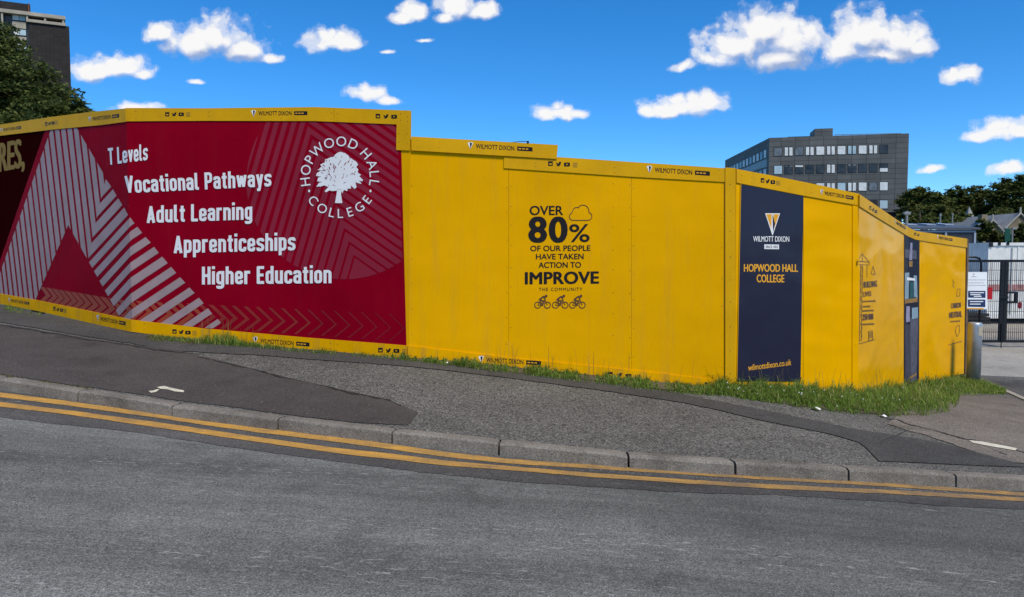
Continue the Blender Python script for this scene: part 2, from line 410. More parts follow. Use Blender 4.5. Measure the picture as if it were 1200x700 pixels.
# kerb stones, one row with open joints
JOINT_PX = [104, 213, 335, 465, 587, 734, 855, 984, 1107]
Ls = np.r_[0, np.cumsum(np.linalg.norm(np.diff(kbk, axis=0), axis=1))]
pxs = np.array([project((p[0], p[1], T(p[0], p[1])))[0] if p[1] > 1 else np.nan for p in kbk])
ok = (~np.isnan(pxs)) & (np.abs(pxs - 600) < 900)
js = [float(np.interp(j, pxs[ok], Ls[ok])) for j in JOINT_PX]
js = [js[0] - 0.914 * k for k in range(22, 0, -1)] + js + [js[-1] + 0.914 * k for k in range(1, 26)]
kbm = MB()
def kpt(s, off, z):
    x = np.interp(s, Ls, kbk[:, 0]); y = np.interp(s, Ls, kbk[:, 1])
    nx = np.interp(s, Ls, nk[:, 0]); ny = np.interp(s, Ls, nk[:, 1])
    return np.array([x - nx * off, y - ny * off, T(x, y) + z])
for a, b in zip(js[:-1], js[1:]):
    if a < 0 or b > Ls[-1]: continue
    g = 0.006 + random.random() * 0.005
    dz = random.uniform(-0.006, 0.006); doff = random.uniform(-0.006, 0.006)
    seg = 12; prev = None
    ch = random.uniform(0.012, 0.02)
    for i in range(seg + 1):
        s = a + g + (b - a - 2 * g) * i / seg
        e = 0.007 if i in (0, seg) else 0.0
        w = random.uniform(-1, 1) * 0.004
        prof = [(0.0, 0.002 - e), (KW - ch - 0.012 + w, 0.006 + dz * 0.4 - e), (KW - ch * 0.35 + w, 0.001 + dz * 0.4 - ch * 0.35 - e),
                (KW + doff + w, -ch - e), (KW + doff + 0.006 + w * 0.5, -KH - 0.05), (0.0, -KH - 0.05)]
        ring = [kpt(s, o, z) for o, z in prof]
        n = len(kbm.v); kbm.v += ring
        if prev is not None:
            for k in range(6):
                kbm.f.append((prev + k, prev + (k+1) % 6, n + (k+1) % 6, n + k)); kbm.m.append(0)
        else: kbm.f.append(tuple(range(n, n + 6))); kbm.m.append(0)
        prev = n
    kbm.f.append(tuple(range(prev + 5, prev - 1, -1))); kbm.m.append(0)
struct(kbm.build('kerb', M_kerb))

# darker strip of road along the kerb, and the double yellow lines
RL = -KH - 0.004
EDGE_UP = [(-60,452),(0,460),(100,474),(213,489),(335,505),(465,522),(587,537),(734,551),(855,560),(984,568),(1107,574),(1280,584)]
EDGE_LO = [(-60,482),(0,490),(120,503),(250,521),(400,543),(520,558),(640,568),(800,578),(960,584),(1080,591),(1280,603)]
struct(px_sheet('road_edge_strip', EDGE_LO, [(x, y - 3) for x, y in EDGE_UP], M_roadedge, RL + 0.004, 120, 6, 0.8, RL))
m, t, b, P, g = new_mat('yellow_line_paint')
w1 = t.noise(P, 4, 6, 0.75); w2 = t.noise(P, 70, 3, 0.7)
s_x = t.node('ShaderNodeSeparateXYZ'); t.link(P, s_x.inputs[0])
w3 = t.noise(t.mapping(P, (2.5, 14, 1)), 1.0, 4, .7)
wr = t.math('MULTIPLY_ADD', w3, .35, t.math('MULTIPLY_ADD', w2, 0.40, t.math('MULTIPLY', w1, 0.45)))
wr = t.math('ADD', wr, t.ramp(t.math('MULTIPLY_ADD', s_x.outputs[0], .1, .5), [(.3, 0), (.75, .12)]))
wear = t.ramp(wr, [(0.50, 0.0), (0.78, 0.85)])
c = t.mix(t.noise(P, 9, 4), (0.50, 0.25, 0.03), (0.62, 0.33, 0.05))
t.link(t.mix(wear, c, (0.12, 0.09, 0.06)), b.inputs['Base Color']); b.inputs['Roughness'].default_value = 0.8
bump(t, b, w2, 0.4, 0.004)
M_yline = m
Y1 = [(-60,453),(0,460.5),(80,470.5),(213,488),(300,500),(400,512),(465,521),(520,529),(587,536.5),(700,545),(800,552),(900,558.5),(1000,564),(1100,571),(1280,583)]
Y2 = [(-60,465),(0,472),(80,481.5),(213,500),(300,513),(400,527),(465,534),(520,541),(587,546.5),(700,556),(800,563),(900,569),(1000,573.5),(1100,578.5),(1280,589)]
def yline(Yp, th):
    lo = [(x, y + interp(th, x)) for x, y in Yp]
    return struct(px_sheet('yellow_road_line', lo, Yp, M_yline, RL + 0.008, 160, 2, 0.25, RL))
TH = [(-60, 5.4), (200, 5.8), (450, 6.2), (600, 5.4), (800, 4.6), (1280, 4.2)]
yline([(x, y + interp([(-60, .3), (150, .8), (250, 1.8), (560, 1.8), (800, .8), (1280, .3)], x)) for x, y in Y1], TH); yline(Y2, TH)

# pavement repairs
PD_LO = [(-40,433.5),(0,440),(100,455),(213,472),(335,487.5),(420,497.5),(478,500)]
PD_UP = [(-40,374),(0,380),(100,396),(215,413),(262,424),(330,441),(400,457),(455,468),(490,485)]
struct(px_sheet('pavement_patch', [(x, y - 1.5) for x, y in PD_LO], PD_UP, M_pavedark, 0.004, 110, 8, 0.5))
TR_LO = [(-40,372),(0,378),(100,394),(200,411),(300,416.5),(400,424),(500,432),(600,444),(700,457),(800,472),(900,494),(975,509),(1010,520),(1030,541)]
TR_UP = [(-40,350),(0,358),(100,378),(200,395),(300,404),(400,413.5),(500,424),(600,434),(700,444.5),(800,463),(900,482),(1000,503),(1100,519),(1210,548)]
struct(px_sheet('trench_repair', TR_LO, TR_UP, M_trench, 0.006, 140, 6, 0.35))
struct(px_sheet('brown_pavement_patch', [(1040,497),(1090,512),(1150,533),(1225,550)], [(1080,470),(1125,464),(1165,464),(1215,474)], M_brownpave, 0.004, 50, 8, 0.5))
CR = M_roadedge
def crack(pts, w, lvl=0.008):
    xs = np.linspace(pts[0][0], pts[-1][0], 70); ys = interp(pts, xs) + np.convolve(rng.normal(0, 1.0, 74), np.ones(5) / 5, 'valid')
    ww = np.abs(rng.normal(w, w * 0.5, 70)) * np.clip(.25 + np.interp(np.linspace(0, 1, 70), np.linspace(0, 1, 14), rng.uniform(-.2, 1, 14)), .05, 1)
    A = ground(xs, ys + ww); B = ground(xs, ys - ww * 0.4)
    struct(sheet('pavement_crack', A, B, M_crack, 0, 1, lvl))
M_crack = paint('crack_dirt', (0.025, 0.022, 0.02), 0.9)
crack([(232,419),(262,425),(330,442),(400,458),(455,469),(490,485),(493,490)], 1.0)
crack([(0,381),(90,396),(180,410),(240,416)], 0.8)
crack([(1028,521),(1075,500),(1120,512),(1200,530)], 0.6)
crack([(1000,478),(1060,496),(1130,515),(1180,534)], 0.6)
M_oldpaint = paint('old_white_paint', (0.62, 0.58, 0.46), 0.7, 0.15, 20)
def mark(poly):
    q = ground([p[0] for p in poly], [p[1] for p in poly]); q[:, 2] = T(q[:, 0], q[:, 1]) + 0.010
    struct(mesh_obj('painted_mark', q, [tuple(range(len(q)))], M_oldpaint))
for pl in ([(184,455),(192,453.5),(200,455.5),(216,459),(215,461),(205,460),(196,457.5),(188,457)],
           [(174,459.5),(180,458.8),(184,457.4),(187,457.8),(183,460.5),(177,461.6)],
           [(1135,517),(1150,518.5),(1192,526.5),(1190,529),(1160,524),(1140,520)]):
    mark(pl)

# yard, side road and edging on the right
def plan_sheet(name, x0, x1, y0, y1, mat, lvl, nx=30, ny=30):
    xs = np.linspace(x0, x1, nx)
    return struct(sheet(name, np.stack([xs, np.full(nx, y0)], -1), np.stack([xs, np.full(nx, y1)], -1), mat, 0, ny, lvl))
plan_sheet('yard', 5.5, 40, 14.2, 44, M_yard, -0.010, 40, 40)
struct(px_sheet('side_road', [(1166,452.5),(1180,458.5),(1240,484)], [(1166,448),(1190,446),(1240,444)], M_roadedge, 0.003, 30, 4, 0.2))
struct(px_sheet('edging_kerb', [(1160,451.5),(1180,460.5),(1240,487)], [(1161,449.5),(1180,457.5),(1240,483)], M_yard, 0.012, 30, 2, 0.1))

# ------------------------------------------------------------------ vertical planes for hoardings and facades
class Wall:
    def __init__(s, a, b):
        s.a = np.array(a[:2], float); s.b = np.array(b[:2], float)
        s.t = (s.b - s.a) / np.linalg.norm(s.b - s.a); s.n = np.array([s.t[1], -s.t[0]])
        if s.n @ (-s.a) < 0: s.n = -s.n
    def hit(s, px, py, off=0.0):
        d = ray(px, py); k = (s.n @ (s.a - CAM[:2])) / (s.n @ d[:2])
        p = CAM + d * k
        return p + np.array([s.n[0], s.n[1], 0]) * off
def plan(px, Y): return at(px, 302, Y)[:2]
BEND = [plan(-70, 13.55), plan(153, 9.67), plan(479, 8.72), plan(861, 8.70), plan(1006, 9.67), plan(1064, 12.2), plan(1132, 14.25)]
WL = [Wall(BEND[i], BEND[i+1]) for i in range(6)]
BLINE = []
for i in range(1, 6):
    x0, y0 = project((*BEND[i], CAMZ + 1.5)); x1, y1 = project((*BEND[i], CAMZ - 1.5))
    BLINE.append((x0, y0, x1, y1))
def bx(i, y):
    x0, y0, x1, y1 = BLINE[i]; return x0 + (x1 - x0) * (y - y0) / (y1 - y0)
def wall_of(px, py):
    for i in range(5):
        if px < bx(i, py): return i
    return 5
def clip(poly, a, b, c):
    """keep a*x+b*y+c>=0"""
    out = []
    for i in range(len(poly)):
        p, q = poly[i], poly[(i + 1) % len(poly)]
        fp = a*p[0] + b*p[1] + c; fq = a*q[0] + b*q[1] + c
        if fp >= 0: out.append(p)
        if fp * fq < 0:
            k = fp / (fp - fq); out.append((p[0] + (q[0]-p[0])*k, p[1] + (q[1]-p[1])*k))
    return out
def side(poly, p, q, keep):
    """clip by the line p-q; keep = a point on the kept side"""
    a, b = q[1] - p[1], -(q[0] - p[0]); c = -(a*p[0] + b*p[1])
    if a*keep[0] + b*keep[1] + c < 0: a, b, c = -a, -b, -c
    return clip(poly, a, b, c) if len(poly) > 2 else []
def split_walls(poly, lo=0, hi=5):
    res = {}
    for w in range(lo, hi + 1):
        q = list(poly)
        if w > lo:
            l = BLINE[w-1]; q = side(q, (l[0], l[1]), (l[2], l[3]), (l[0] + 500, l[1]))
        if w < hi:
            l = BLINE[w]; q = side(q, (l[0], l[1]), (l[2], l[3]), (l[0] - 500, l[1]))
        if len(q) > 2: res[w] = q
    return res

HB = [(100, 380), (318, 404), (660, 437), (935, 458), (1036, 455), (1100, 445)]
HLAB = [
 'hoarding at the left edge with pale upright stripes and gold letters on a dark panel',
 'tall red hoarding listing college courses with a round white tree logo',
 'plain yellow hoarding printed with a big 80% message and three small bicycles',
 'yellow hoarding with the tall navy blue panel beside the corner post',
 'glossy yellow hoarding with a thin line drawing of a tower crane',
 'last yellow hoarding of the row, next to the grey bollard and white notice']
HO = []
for i in range(6):
    p = WL[i].hit(*HB[i]); HO.append(thing('hoarding', HLAB[i], 'hoarding', (p[0], p[1], T(p[0], p[1])), 'hoardings round the building site'))

def slab(name, w, poly, front, bk, mat, parent=None, extra=None):
    if w in (0, 1):
        l = BLINE[0]; poly = side(list(poly), (l[0], l[1]), (l[2], l[3]), (l[0] + (500 if w else -500), l[1]))
    mb = MB(); mb.prism([WL[w].hit(x, y, front) for x, y in poly], [WL[w].hit(x, y, bk) for x, y in poly])
    mats = [mat]
    if extra:
        m2, polys = extra; mats.append(m2)
        for q in polys: mb.poly([WL[w].hit(x, y, front + 0.0015) for x, y in q], 1)
    return mb.build(name, mats, parent or HO[w])
def stick(name, polys, mat, off, lo=0, hi=5, parent=None, label=None):
    """printed shapes stuck on the hoarding, split where the hoarding bends"""
    per = {}
    for q in polys:
        if len(q) < 3: continue
        for w, r in split_walls(q, lo, hi).items(): per.setdefault(w, MB()).poly([WL[w].hit(x, y, off) for x, y in r])
    out = []
    for w, mb in per.items():
        o = mb.build(name, mat, parent or HO[w]); out.append(o)
        if label: o['label'] = label
    return out

# ------------------------------------------------------------------ lettering
_tc = {}
def text_mesh(body, offset=0.0, space=1.0):
    key = (body, offset, space)
    if key in _tc: return _tc[key]
    cu = bpy.data.curves.new('t', 'FONT'); cu.body = body; cu.size = 1; cu.offset = offset; cu.space_character = space
    cu.resolution_u = 4
    o = bpy.data.objects.new('t', cu); COL.objects.link(o)
    dg = bpy.context.evaluated_depsgraph_get(); me = o.evaluated_get(dg).to_mesh()
    V = np.array([(v.co.x, v.co.y) for v in me.vertices]); F = [tuple(p.vertices) for p in me.polygons]
    o.evaluated_get(dg).to_mesh_clear(); bpy.data.objects.remove(o); bpy.data.curves.remove(cu)
    _tc[key] = (V, F); return _tc[key]
CAP = text_mesh('H')[0][:, 1].max()
def text_px(body, TL, TR, BR, BL, offset=0.0, space=1.0):
    V, F = text_mesh(body, offset, space)
    u = (V[:, 0] - V[:, 0].min()) / max(1e-6, np.ptp(V[:, 0])); v = V[:, 1] / CAP
    TL, TR, BR, BL = map(np.array, (TL, TR, BR, BL))
    bot = BL[None] + (BR - BL)[None] * u[:, None]; top = TL[None] + (TR - TL)[None] * u[:, None]
    return bot + (top - bot) * v[:, None], F
def text(name, w, body, TL, TR, BR, BL, mat, off, bold=0.0, space=1.0, multi=False, parent=None):
    """bold thickens the strokes by that share of the cap height (stacked copies a hair apart)"""
    P, F = text_px(body, TL, TR, BR, BL, 0.0, space)
    cap = abs(BL[1] - TL[1]); d = bold * cap; n = len(P); VV = []; FF = []
    sh = [(0, 0)] if bold <= 0 else [(0, 0), (-d, 0), (d, 0), (-d*.7, -d*.45), (d*.7, -d*.45), (-d*.7, d*.45), (d*.7, d*.45)] + ([(-d*.5, 0), (d*.5, 0)] if bold > .05 else [])
    kx = 1 - 2 * d / max(1e-6, np.ptp(P[:, 0])); mx = (P[:, 0].min() + P[:, 0].max()) / 2
    for i, (sx, sy) in enumerate(sh):
        VV += [WL[wall_of(p[0], p[1]) if multi else w].hit(mx + (p[0] - mx) * kx + sx, p[1] + sy, off + 0.00003 * i) for p in P]
        FF += [tuple(v + n * i for v in f) for f in F]
    return mesh_obj(name, VV, FF, mat, parent or HO[w])
def box_text(name, w, body, x0, x1, y0, y1, mat, off, bold=0.0, space=1.0, dy=0.0, parent=None):
    return text(name, w, body, (x0, y0), (x1, y0 + dy), (x1, y1 + dy), (x0, y1), mat, off, bold, space, parent=parent)

# ------------------------------------------------------------------ hoarding materials
YEL = (0.76, 0.372, 0.0)
M_yel = paint('yellow_board_paint', YEL, 0.5, 0.05, 0.7, 0.03, 0.10, dirt=0.10)
M_yelg = paint('yellow_gloss_panel', YEL, 0.16, 0.03, 0.8, 0.012, 0.35, dirt=0.04)
M_fas = paint('yellow_fascia_paint', (0.66, 0.345, 0.003), 0.5, 0.05, 2.5, 0.08, 0.06, dirt=0.10)
M_red = paint('red_print', (0.250, 0.0002, 0.0115), 0.55, 0.08, 1.1, 0.02, 0.05, dirt=0.03)
M_kick = paint('splashed_kickboard_paint', YEL, 0.55, 0.06, 2.5, 0.03, 0.08, dirt=0.38)
M_maroon = paint('dark_maroon_print', (0.022, 0.0015, 0.002), 0.6, 0.1, 1.1, 0.0, 0.02)
M_stripe = paint('pale_stripe_print', (0.35, 0.25, 0.25), 0.5, 0.06, 3, 0.12, 0.05)
M_circ = paint('light_red_print', (0.255, 0.020, 0.040), 0.5, 0.08, 1.1, 0.04, 0.05)
M_or1 = paint('orange_print', (0.31, 0.050, 0.020), 0.4, 0.08, 3)
M_or2 = paint('faded_orange_print', (0.26, 0.022, 0.016), 0.4, 0.08, 3)
M_or3 = paint('faint_orange_print', (0.215, 0.010, 0.013), 0.4, 0.08, 3)
M_white = paint('white_print', (0.78, 0.77, 0.76), 0.45, 0.03, 3)
M_gold = paint('gold_print', (0.27, 0.170, 0.045), 0.6, 0.05, 3, 0.03)
M_black = paint('black_print', (0.016, 0.013, 0.014), 0.45, 0.05, 3, 0.12)
M_navy = paint('navy_panel', (0.020, 0.021, 0.043), 0.2, 0.06, 1, 0.14, 0.15)
M_navyp = paint('navy_picture_panel', (0.017, 0.018, 0.034), 0.4, 0.06, 1, 0.03)
M_amber = paint('amber_print', (0.74, 0.35, 0.02), 0.45, 0.04, 3)
M_tan = paint('brown_line_print', (0.10, 0.045, 0.02), 0.5, 0.05, 3)
M_greyp = paint('grey_print', (0.42, 0.42, 0.44), 0.45, 0.04, 3)
M_screw = paint('screw_heads', (0.07, 0.05, 0.03), 0.5, 0.05, 3)
M_timber = paint('weathered_timber', (0.16, 0.10, 0.06), 0.8, 0.2, 6)
M_ltblue = paint('pale_blue_print', (0.25, 0.35, 0.42), 0.4, 0.15, 6, 0.05)

def dots(cols, y0f, y1f, n, r=0.5):
    out = []
    for x in cols:
        for k in range(n):
            y = y0f(x) + (y1f(x) - y0f(x)) * (k + 0.5) / n + random.uniform(-2, 2)
            out.append([(x + random.uniform(-.3, .3) + r * math.cos(a), y + r * math.sin(a)) for a in np.linspace(0, 2*math.pi, 7)[:-1]])
    return out
# top and bottom lines of the hoarding (picture coordinates)
F0T = [(-70,158),(0,146.5),(60,137.5),(105,131.8),(153,127),(170,125.3)]; F0B = [(-70,174),(0,159.5),(60,152.5),(120,146.8),(153,142.5),(170,140.5)]
K0T = [(-70,331),(0,344),(45,352),(120,367.5),(153,374.5),(170,378.2)]; K0B = [(-70,343),(0,356),(45,364.5),(120,381.5),(153,388.5),(170,392)]
F1T = [(130,127),(153,127),(240,127.2),(370,125.8),(482,130)]; F1B = [(130,142.8),(153,142.5),(240,142),(370,142.3),(465,146)]
K1T = [(130,371.5),(153,374.5),(240,385),(360,395.7),(478,405)]; K1B = [(130,385.5),(153,388.5),(240,400),(360,411.5),(478,419.5)]
K2T = [(478,405),(596,419),(730,432.5),(849,446.5)]; K2B = [(478,419.5),(596,430),(740,446),(849,455)]
L = lambda p: (lambda x: float(interp(p, x)))
def band(top, bot, x0, x1):
    xs = [x0] + [x for x, _ in top if x0 < x < x1] + [x1]; xb = [x0] + [x for x, _ in bot if x0 < x < x1] + [x1]
    return [(x, L(top)(x)) for x in xs] + [(x, L(bot)(x)) for x in reversed(xb)]
# --- sheets
b0 = bx(0, 250); e = 0.35
slab('board', 0, band([(x, y + 2) for x, y in F0T], [(x, y - 2) for x, y in K0B], -70, 40), 0, -0.018, M_yel)
slab('board', 0, band([(x, y + 2) for x, y in F0T], [(x, y - 2) for x, y in K0B], 40.3, 162), 0, -0.018, M_yel)
for xa, xb in ((140, 250), (250.4, 351)):
    slab('board', 1, band([(x, y + 2) for x, y in F1T], [(x, y - 2) for x, y in K1B], xa, xb), 0, -0.018, M_yel)
slab('board', 1, [(351.4, 127.5), (370, 127.8), (481.4, 131.8), (478.8, 418), (360, 409.5), (351.4, 408.6)], 0, -0.018, M_yel)
Y2T = [(478,162),(654,172),(654.5,186),(849,199)]
sc_cols = lambda cols, n=9: (M_screw, dots(cols, lambda x: 205, L(K2T), n))
slab('board', 2, [(479,162.5),(596,169)] + [(596,428),(479,418)], 0, -0.018, M_yel, extra=sc_cols([482.5, 594], 7))
slab('board', 2, [(596.3,169),(652,172),(652,184.5),(740,191)] + [(740,444),(596.3,428)], 0, -0.018, M_yel, extra=sc_cols([598.8, 718.5, 738], 9))
slab('board', 2, [(740.25,191),(849,198.5),(849,454),(740.25,444)], 0, -0.018, M_yel, extra=sc_cols([742.6, 846], 7))
for w, xs in ((0, (40,)), (1, (250, 351)), (2, (596, 740))):
    for x in xs:
        slab('post', w, [(x-5, 178 if x < 700 else 206), (x+5, 178 if x < 700 else 206), (x+5, 372 if w < 1 else 400), (x-5, 372 if w < 1 else 400)], -0.019, -0.09, M_timber)  # unseen timbers added behind the sheet seams to block light through the gaps
# --- fascias and kick boards
slab('fascia', 0, band(F0T, F0B, -70, 162), 0.014, 0.001, M_fas)
slab('kickboard', 0, band(K0T, K0B, -70, 162), 0.014, 0.001, M_kick)
slab('fascia', 1, band(F1T, F1B, 140, 391.8), 0.014, 0.001, M_fas, extra=(M_screw, dots([160, 245, 330, 389], lambda x: 129, lambda x: 141, 2, 0.45)))
slab('fascia', 1, [(392.2, L(F1T)(392.2)), (482, 130), (481.2, 160.4), (481, 176.8), (464.8, 176.2), (465.3, 146.2), (392.2, L(F1B)(392.2))], 0.014, 0.001, M_fas,
     extra=(M_screw, dots([396, 470, 478], lambda x: 132, lambda x: 145, 2, 0.45) + dots([468, 478], lambda x: 152, lambda x: 174, 2, 0.45)))
slab('kickboard', 1, band(K1T, K1B, 140, 391.8), 0.014, 0.001, M_kick, extra=(M_screw, dots([170, 300, 388], L([(a, b + 2) for a, b in K1T]), L(K1B), 2, 0.45)))
slab('kickboard', 1, band(K1T, K1B, 392.2, 477.5), 0.014, 0.001, M_kick, extra=(M_screw, dots([396, 470], L([(a, b + 2) for a, b in K1T]), L(K1B), 2, 0.45)))
slab('fascia', 2, [(482.4, 160.4), (653.8, 170.4), (652.3, 186.8), (482.4, 176.8)], 0.026, 0.013, M_fas, extra=(M_screw, dots([490, 515, 560, 640], lambda x: L([(482,162),(654,172)])(x), lambda x: L([(482,176),(654,185)])(x), 2, 0.42)))
slab('fascia', 2, [(590.5, 183.8), (652.4, 187.0), (653.2, 184.2), (849, 197.4), (849, 213.6), (740, 207.4), (590.5, 197.4)], 0.012, 0.001, M_fas,
     extra=(M_screw, dots([627, 720, 780, 842], lambda x: L([(590,186),(849,199)])(x), lambda x: L([(590,196),(849,212)])(x), 2, 0.42)))
slab('kickboard', 2, band(K2T, K2B, 478.2, 849), 0.012, 0.001, M_kick)
slab('corner_post', 2, [(849.4, 196.6), (861.5, 197.6), (861.5, 457), (849.4, 456)], 0.020, -0.05, M_fas, extra=(M_screw, dots([855], lambda x: 205, lambda x: 450, 9, 0.6)))
# right-hand run
F3T = [(862,198.2),(900,205.3),(950,215.3),(1006,227.4)]; F3B = [(862,214.3),(900,221.6),(941,229.6),(1006,241.2)]
slab('board', 3, [(862.6,200),(941,214),(941,460),(862,458)], 0, -0.018, M_yelg)
slab('board', 3, [(941.6,214),(1006,228),(1005.5,464),(941.4,460)], 0, -0.018, M_yelg)
slab('fascia', 3, band(F3T, F3B, 862.2, 1006), 0.014, 0.001, M_fas, extra=(M_screw, dots([868, 880, 950, 1000], L([(a, b + 2) for a, b in F3T]), L(F3B), 2, 0.42)))
slab('corner_post', 3, [(998.5,241),(1005.7,242.4),(1005,463),(998,463)], 0.010, 0.001, M_yelg)
F4T = [(1006,227.8),(1030,244),(1050,257.8),(1064,267)]; F4B = [(1006,242),(1030,257),(1050,269.2),(1064,277.6)]
slab('board', 4, [(1006.4,231),(1059.5,266),(1059,452),(1005.6,463)], 0, -0.018, M_yelg)
slab('fascia', 4, band(F4T, F4B, 1006.3, 1064), 0.014, 0.001, M_fas)
F5T = [(1064,267),(1072,270.8),(1090,273.6),(1132.5,279.8)]; F5B = [(1064,277.6),(1072,281),(1090,284),(1132.5,290.4)]
slab('board', 5, [(1077,274),(1132,281),(1129.5,438),(1076.5,450)], 0, -0.018, M_yelg)
slab('fascia', 5, band(F5T, F5B, 1064, 1132.5), 0.014, 0.001, M_fas)
slab('end_post', 5, [(1132.6,280),(1134.6,280.5),(1132.8,441),(1130.2,441)], 0.012, -0.09, M_timber)
# printed panels
slab('printed_panel', 0, [(-70,174),(0,159),(57,152.4),(0,318.5),(0,346),(-70,333)], 0.0035, 0.0008, M_maroon)
slab('printed_panel', 0, [(53.3,152.6),(162,141),(162,378),(0,346),(0,306.5)], 0.0045, 0.0038, M_red)
slab('printed_panel', 1, [(140,143),(240,141.6),(370,141.8),(465.5,145.6),(470.3,176),(476.4,405.6),(360,396.4),(240,385.6),(140,374)], 0.0045, 0.0008, M_red)

# --- red panel artwork ----------------------------------------------------
apex, triL, triR = (80.5, 264), (45, 345), (140, 370)
g200 = [48.5, 55.3, 62.2, 69.3, 76.6, 84, 91.6, 99, 106.6, 114.3, 122.0]
gl = [48.5]; s_ = 6.55
while gl[0] > -70: gl.insert(0, gl[0] - s_); s_ = max(4.2, s_ - 0.13)
gs = gl[:-1] + g200
stripes = []
for a, b in zip(gs[:-1], gs[1:]):
    ga = 0.9 + 0.15 * (a > 60)
    gx = lambda gg, y: gg + 0.115 * (y - 200)
    q = [(gx(a, 130) + ga, 130), (gx(b, 130) - ga, 130), (gx(b, 420) - ga, 420), (gx(a, 420) + ga, 420)]
    q = side(q, (56, 164), (1.5, 317.5), (60, 300))
    q = side(q, (90.5, 150), (131, 219), (60, 220))
    q = side(q, (118.5, 237), (104, 303), (60, 250))
    q = side(q, (0, 150 + 9), (120, 147.2), (60, 300))
    q = side(q, (0, 345.5), (153, 376), (60, 200))
    if len(q) < 3: continue
    p1 = side(q, apex, triL, (20, 264)); p2 = side(side(q, apex, triL, (120, 264)), apex, triR, (140, 264))
    stripes += [p for p in (p1, p2) if len(p) > 2]
TIPS = [((125,210.5),(131,219)),((133,222),(137.2,229.5)),((139.2,232.5),(144,240.5)),((146,243.5),(150.7,252)),((153.2,255),(158,262)),
        ((161.5,266),(167,273)),((171,278),(177,284.5)),((181,289.5),(186.5,296.5)),((190.5,301),(197,308.5)),((201,313),(207,320)),
        ((211.5,325),(217.5,331.5)),((222.5,337),(228.5,343.5)),((233.5,349),(239,355.5)),((244,361.5),(249,367.5)),((255.5,374),(259.5,378.5))]
for (t0, t1) in TIPS:
    def down(p):
        pts = [p]
        if p[0] > 154: pts.append((154, p[1] + (p[0] - 154) * 0.665))
        x, y = pts[-1]; pts.append((x - 110, y + 110 * 1.09)); return pts
    A, B = down(t0), down(t1)
    quads = []
    if t0[0] > 154 or t1[0] > 154:
        if len(A) == 3 and len(B) == 3: quads = [[A[0], B[0], B[1], A[1]], [A[1], B[1], B[2], A[2]]]
        else: quads = [[A[0], B[0], B[1]], [A[0], B[1], B[2], A[1]]]
    else: quads = [[A[0], B[0], B[1], A[1]]]
    for q in quads:
        q = side(q, (118.5, 237), (104, 303), (200, 250)); q = side(q, apex, triR, (200, 264))
        q = side(q, (0, 345.5), (153, 376), (60, 200)) if min(p[0] for p in q or [(999, 0)]) < 154 and max(p[0] for p in q or [(0, 0)]) < 155 else side(q, (153, 376), (478, 406.5), (200, 200))
        if len(q) > 2: stripes.append(q)
stick('stripe_print', stripes, M_stripe, 0.0072, 0, 1)
# row of fading arrow heads
arw = [[], [], []]
tips = [(60,347,.9),(68,348.5,1),(75.5,350,1),(83,351.6,1),(91,353.2,1),(99,354.8,1),(107.5,356.4,1),(116.5,358.2,1),(126,360.2,1),(136,362.2,1),(146.5,364.2,1)]
xx = 157.5
while xx < 480: tips.append((xx, L([(157,365),(264,372.5),(471,385)])(xx), 1)); xx += L([(157, 11.2), (264, 13.2), (375, 15.4), (470, 16.2)])(xx)
for (xt, yt, _) in tips:
    dx = L([(60, 7.5), (150, 12), (165, 13), (264, 16), (470, 17.5)])(xt); dyu = L([(60, 8.5), (150, 11.5), (264, 13.5), (470, 16)])(xt)
    wdt = L([(60, 5.6), (140, 7.6), (160, 8.2), (200, 7.2), (264, 6.0), (345, 3.9), (375, 3.0), (470, 1.2)])(xt)
    slope = L([(60, .2), (150, .2), (160, .10), (470, .08)])(xt)
    up = [(xt, yt), (xt - dx, yt - dyu - slope*dx), (xt - dx - wdt, yt - dyu - slope*(dx + wdt)), (xt - wdt, yt - slope*wdt)]
    dn = [(xt, yt), (xt - wdt, yt - slope*wdt), (xt - dx - wdt, yt + dyu - slope*(dx+wdt)), (xt - dx, yt + dyu - slope*dx)]
    for q in (up, dn):
        q = side(q, (0, 346), (153, 376), (60, 100)) if xt < 155 else side(q, (153, 376), (478, 406.5), (200, 100))
        q = clip(q, -1, 0, 476.0)
        if xt < 100: q = side(q, apex, (43, 350), (120, 340))
        if len(q) > 2: arw[0 if xt < 250 else 1 if xt < 365 else 2].append(q)
for k, mm in enumerate((M_or1, M_or2, M_or3)): stick('arrow_print', arw[k], mm, 0.0060, 0, 1)
# big circle of chevron stripes
circ = [(404 + 115 * math.cos(a), 213 + 114.5 * math.sin(a)) for a in np.linspace(0, 2*math.pi, 73)[:-1]]
def in_circle(q):
    for i in range(72):
        if len(q) < 3: return []
        q = side(q, circ[i], circ[(i + 1) % 72], (404, 213))
    q = clip(q, -1, 0, 475.8) if len(q) > 2 else []
    q = clip(q, 0, 1, -143.2) if len(q) > 2 else []
    q = side(q, (465.5, 145), (476.4, 405), (400, 213)) if len(q) > 2 else []
    return q
chev = []
ap = lambda n: np.array((420.3 - 5.6 * n, 314.5 - 15.7 * n))
for n in range(0, 28):
    gap = 0.23 + 0.20 * min(1, n / 11)
    O = ap(n + 1 - gap) if n else ap(0.78); I = ap(n) if n else ap(-2)
    l, r = np.array((-0.29, 1.0)) * 420, np.array((1.0, 0.70)) * 300
    if n == 0: I = ap(-3)
    for d_ in (l, r):
        q = in_circle([tuple(O), tuple(I), tuple(I + d_), tuple(O + d_)])
        if len(q) > 2: chev.append(q)
stick('circle_print', chev, M_circ, 0.0060, 1, 1)

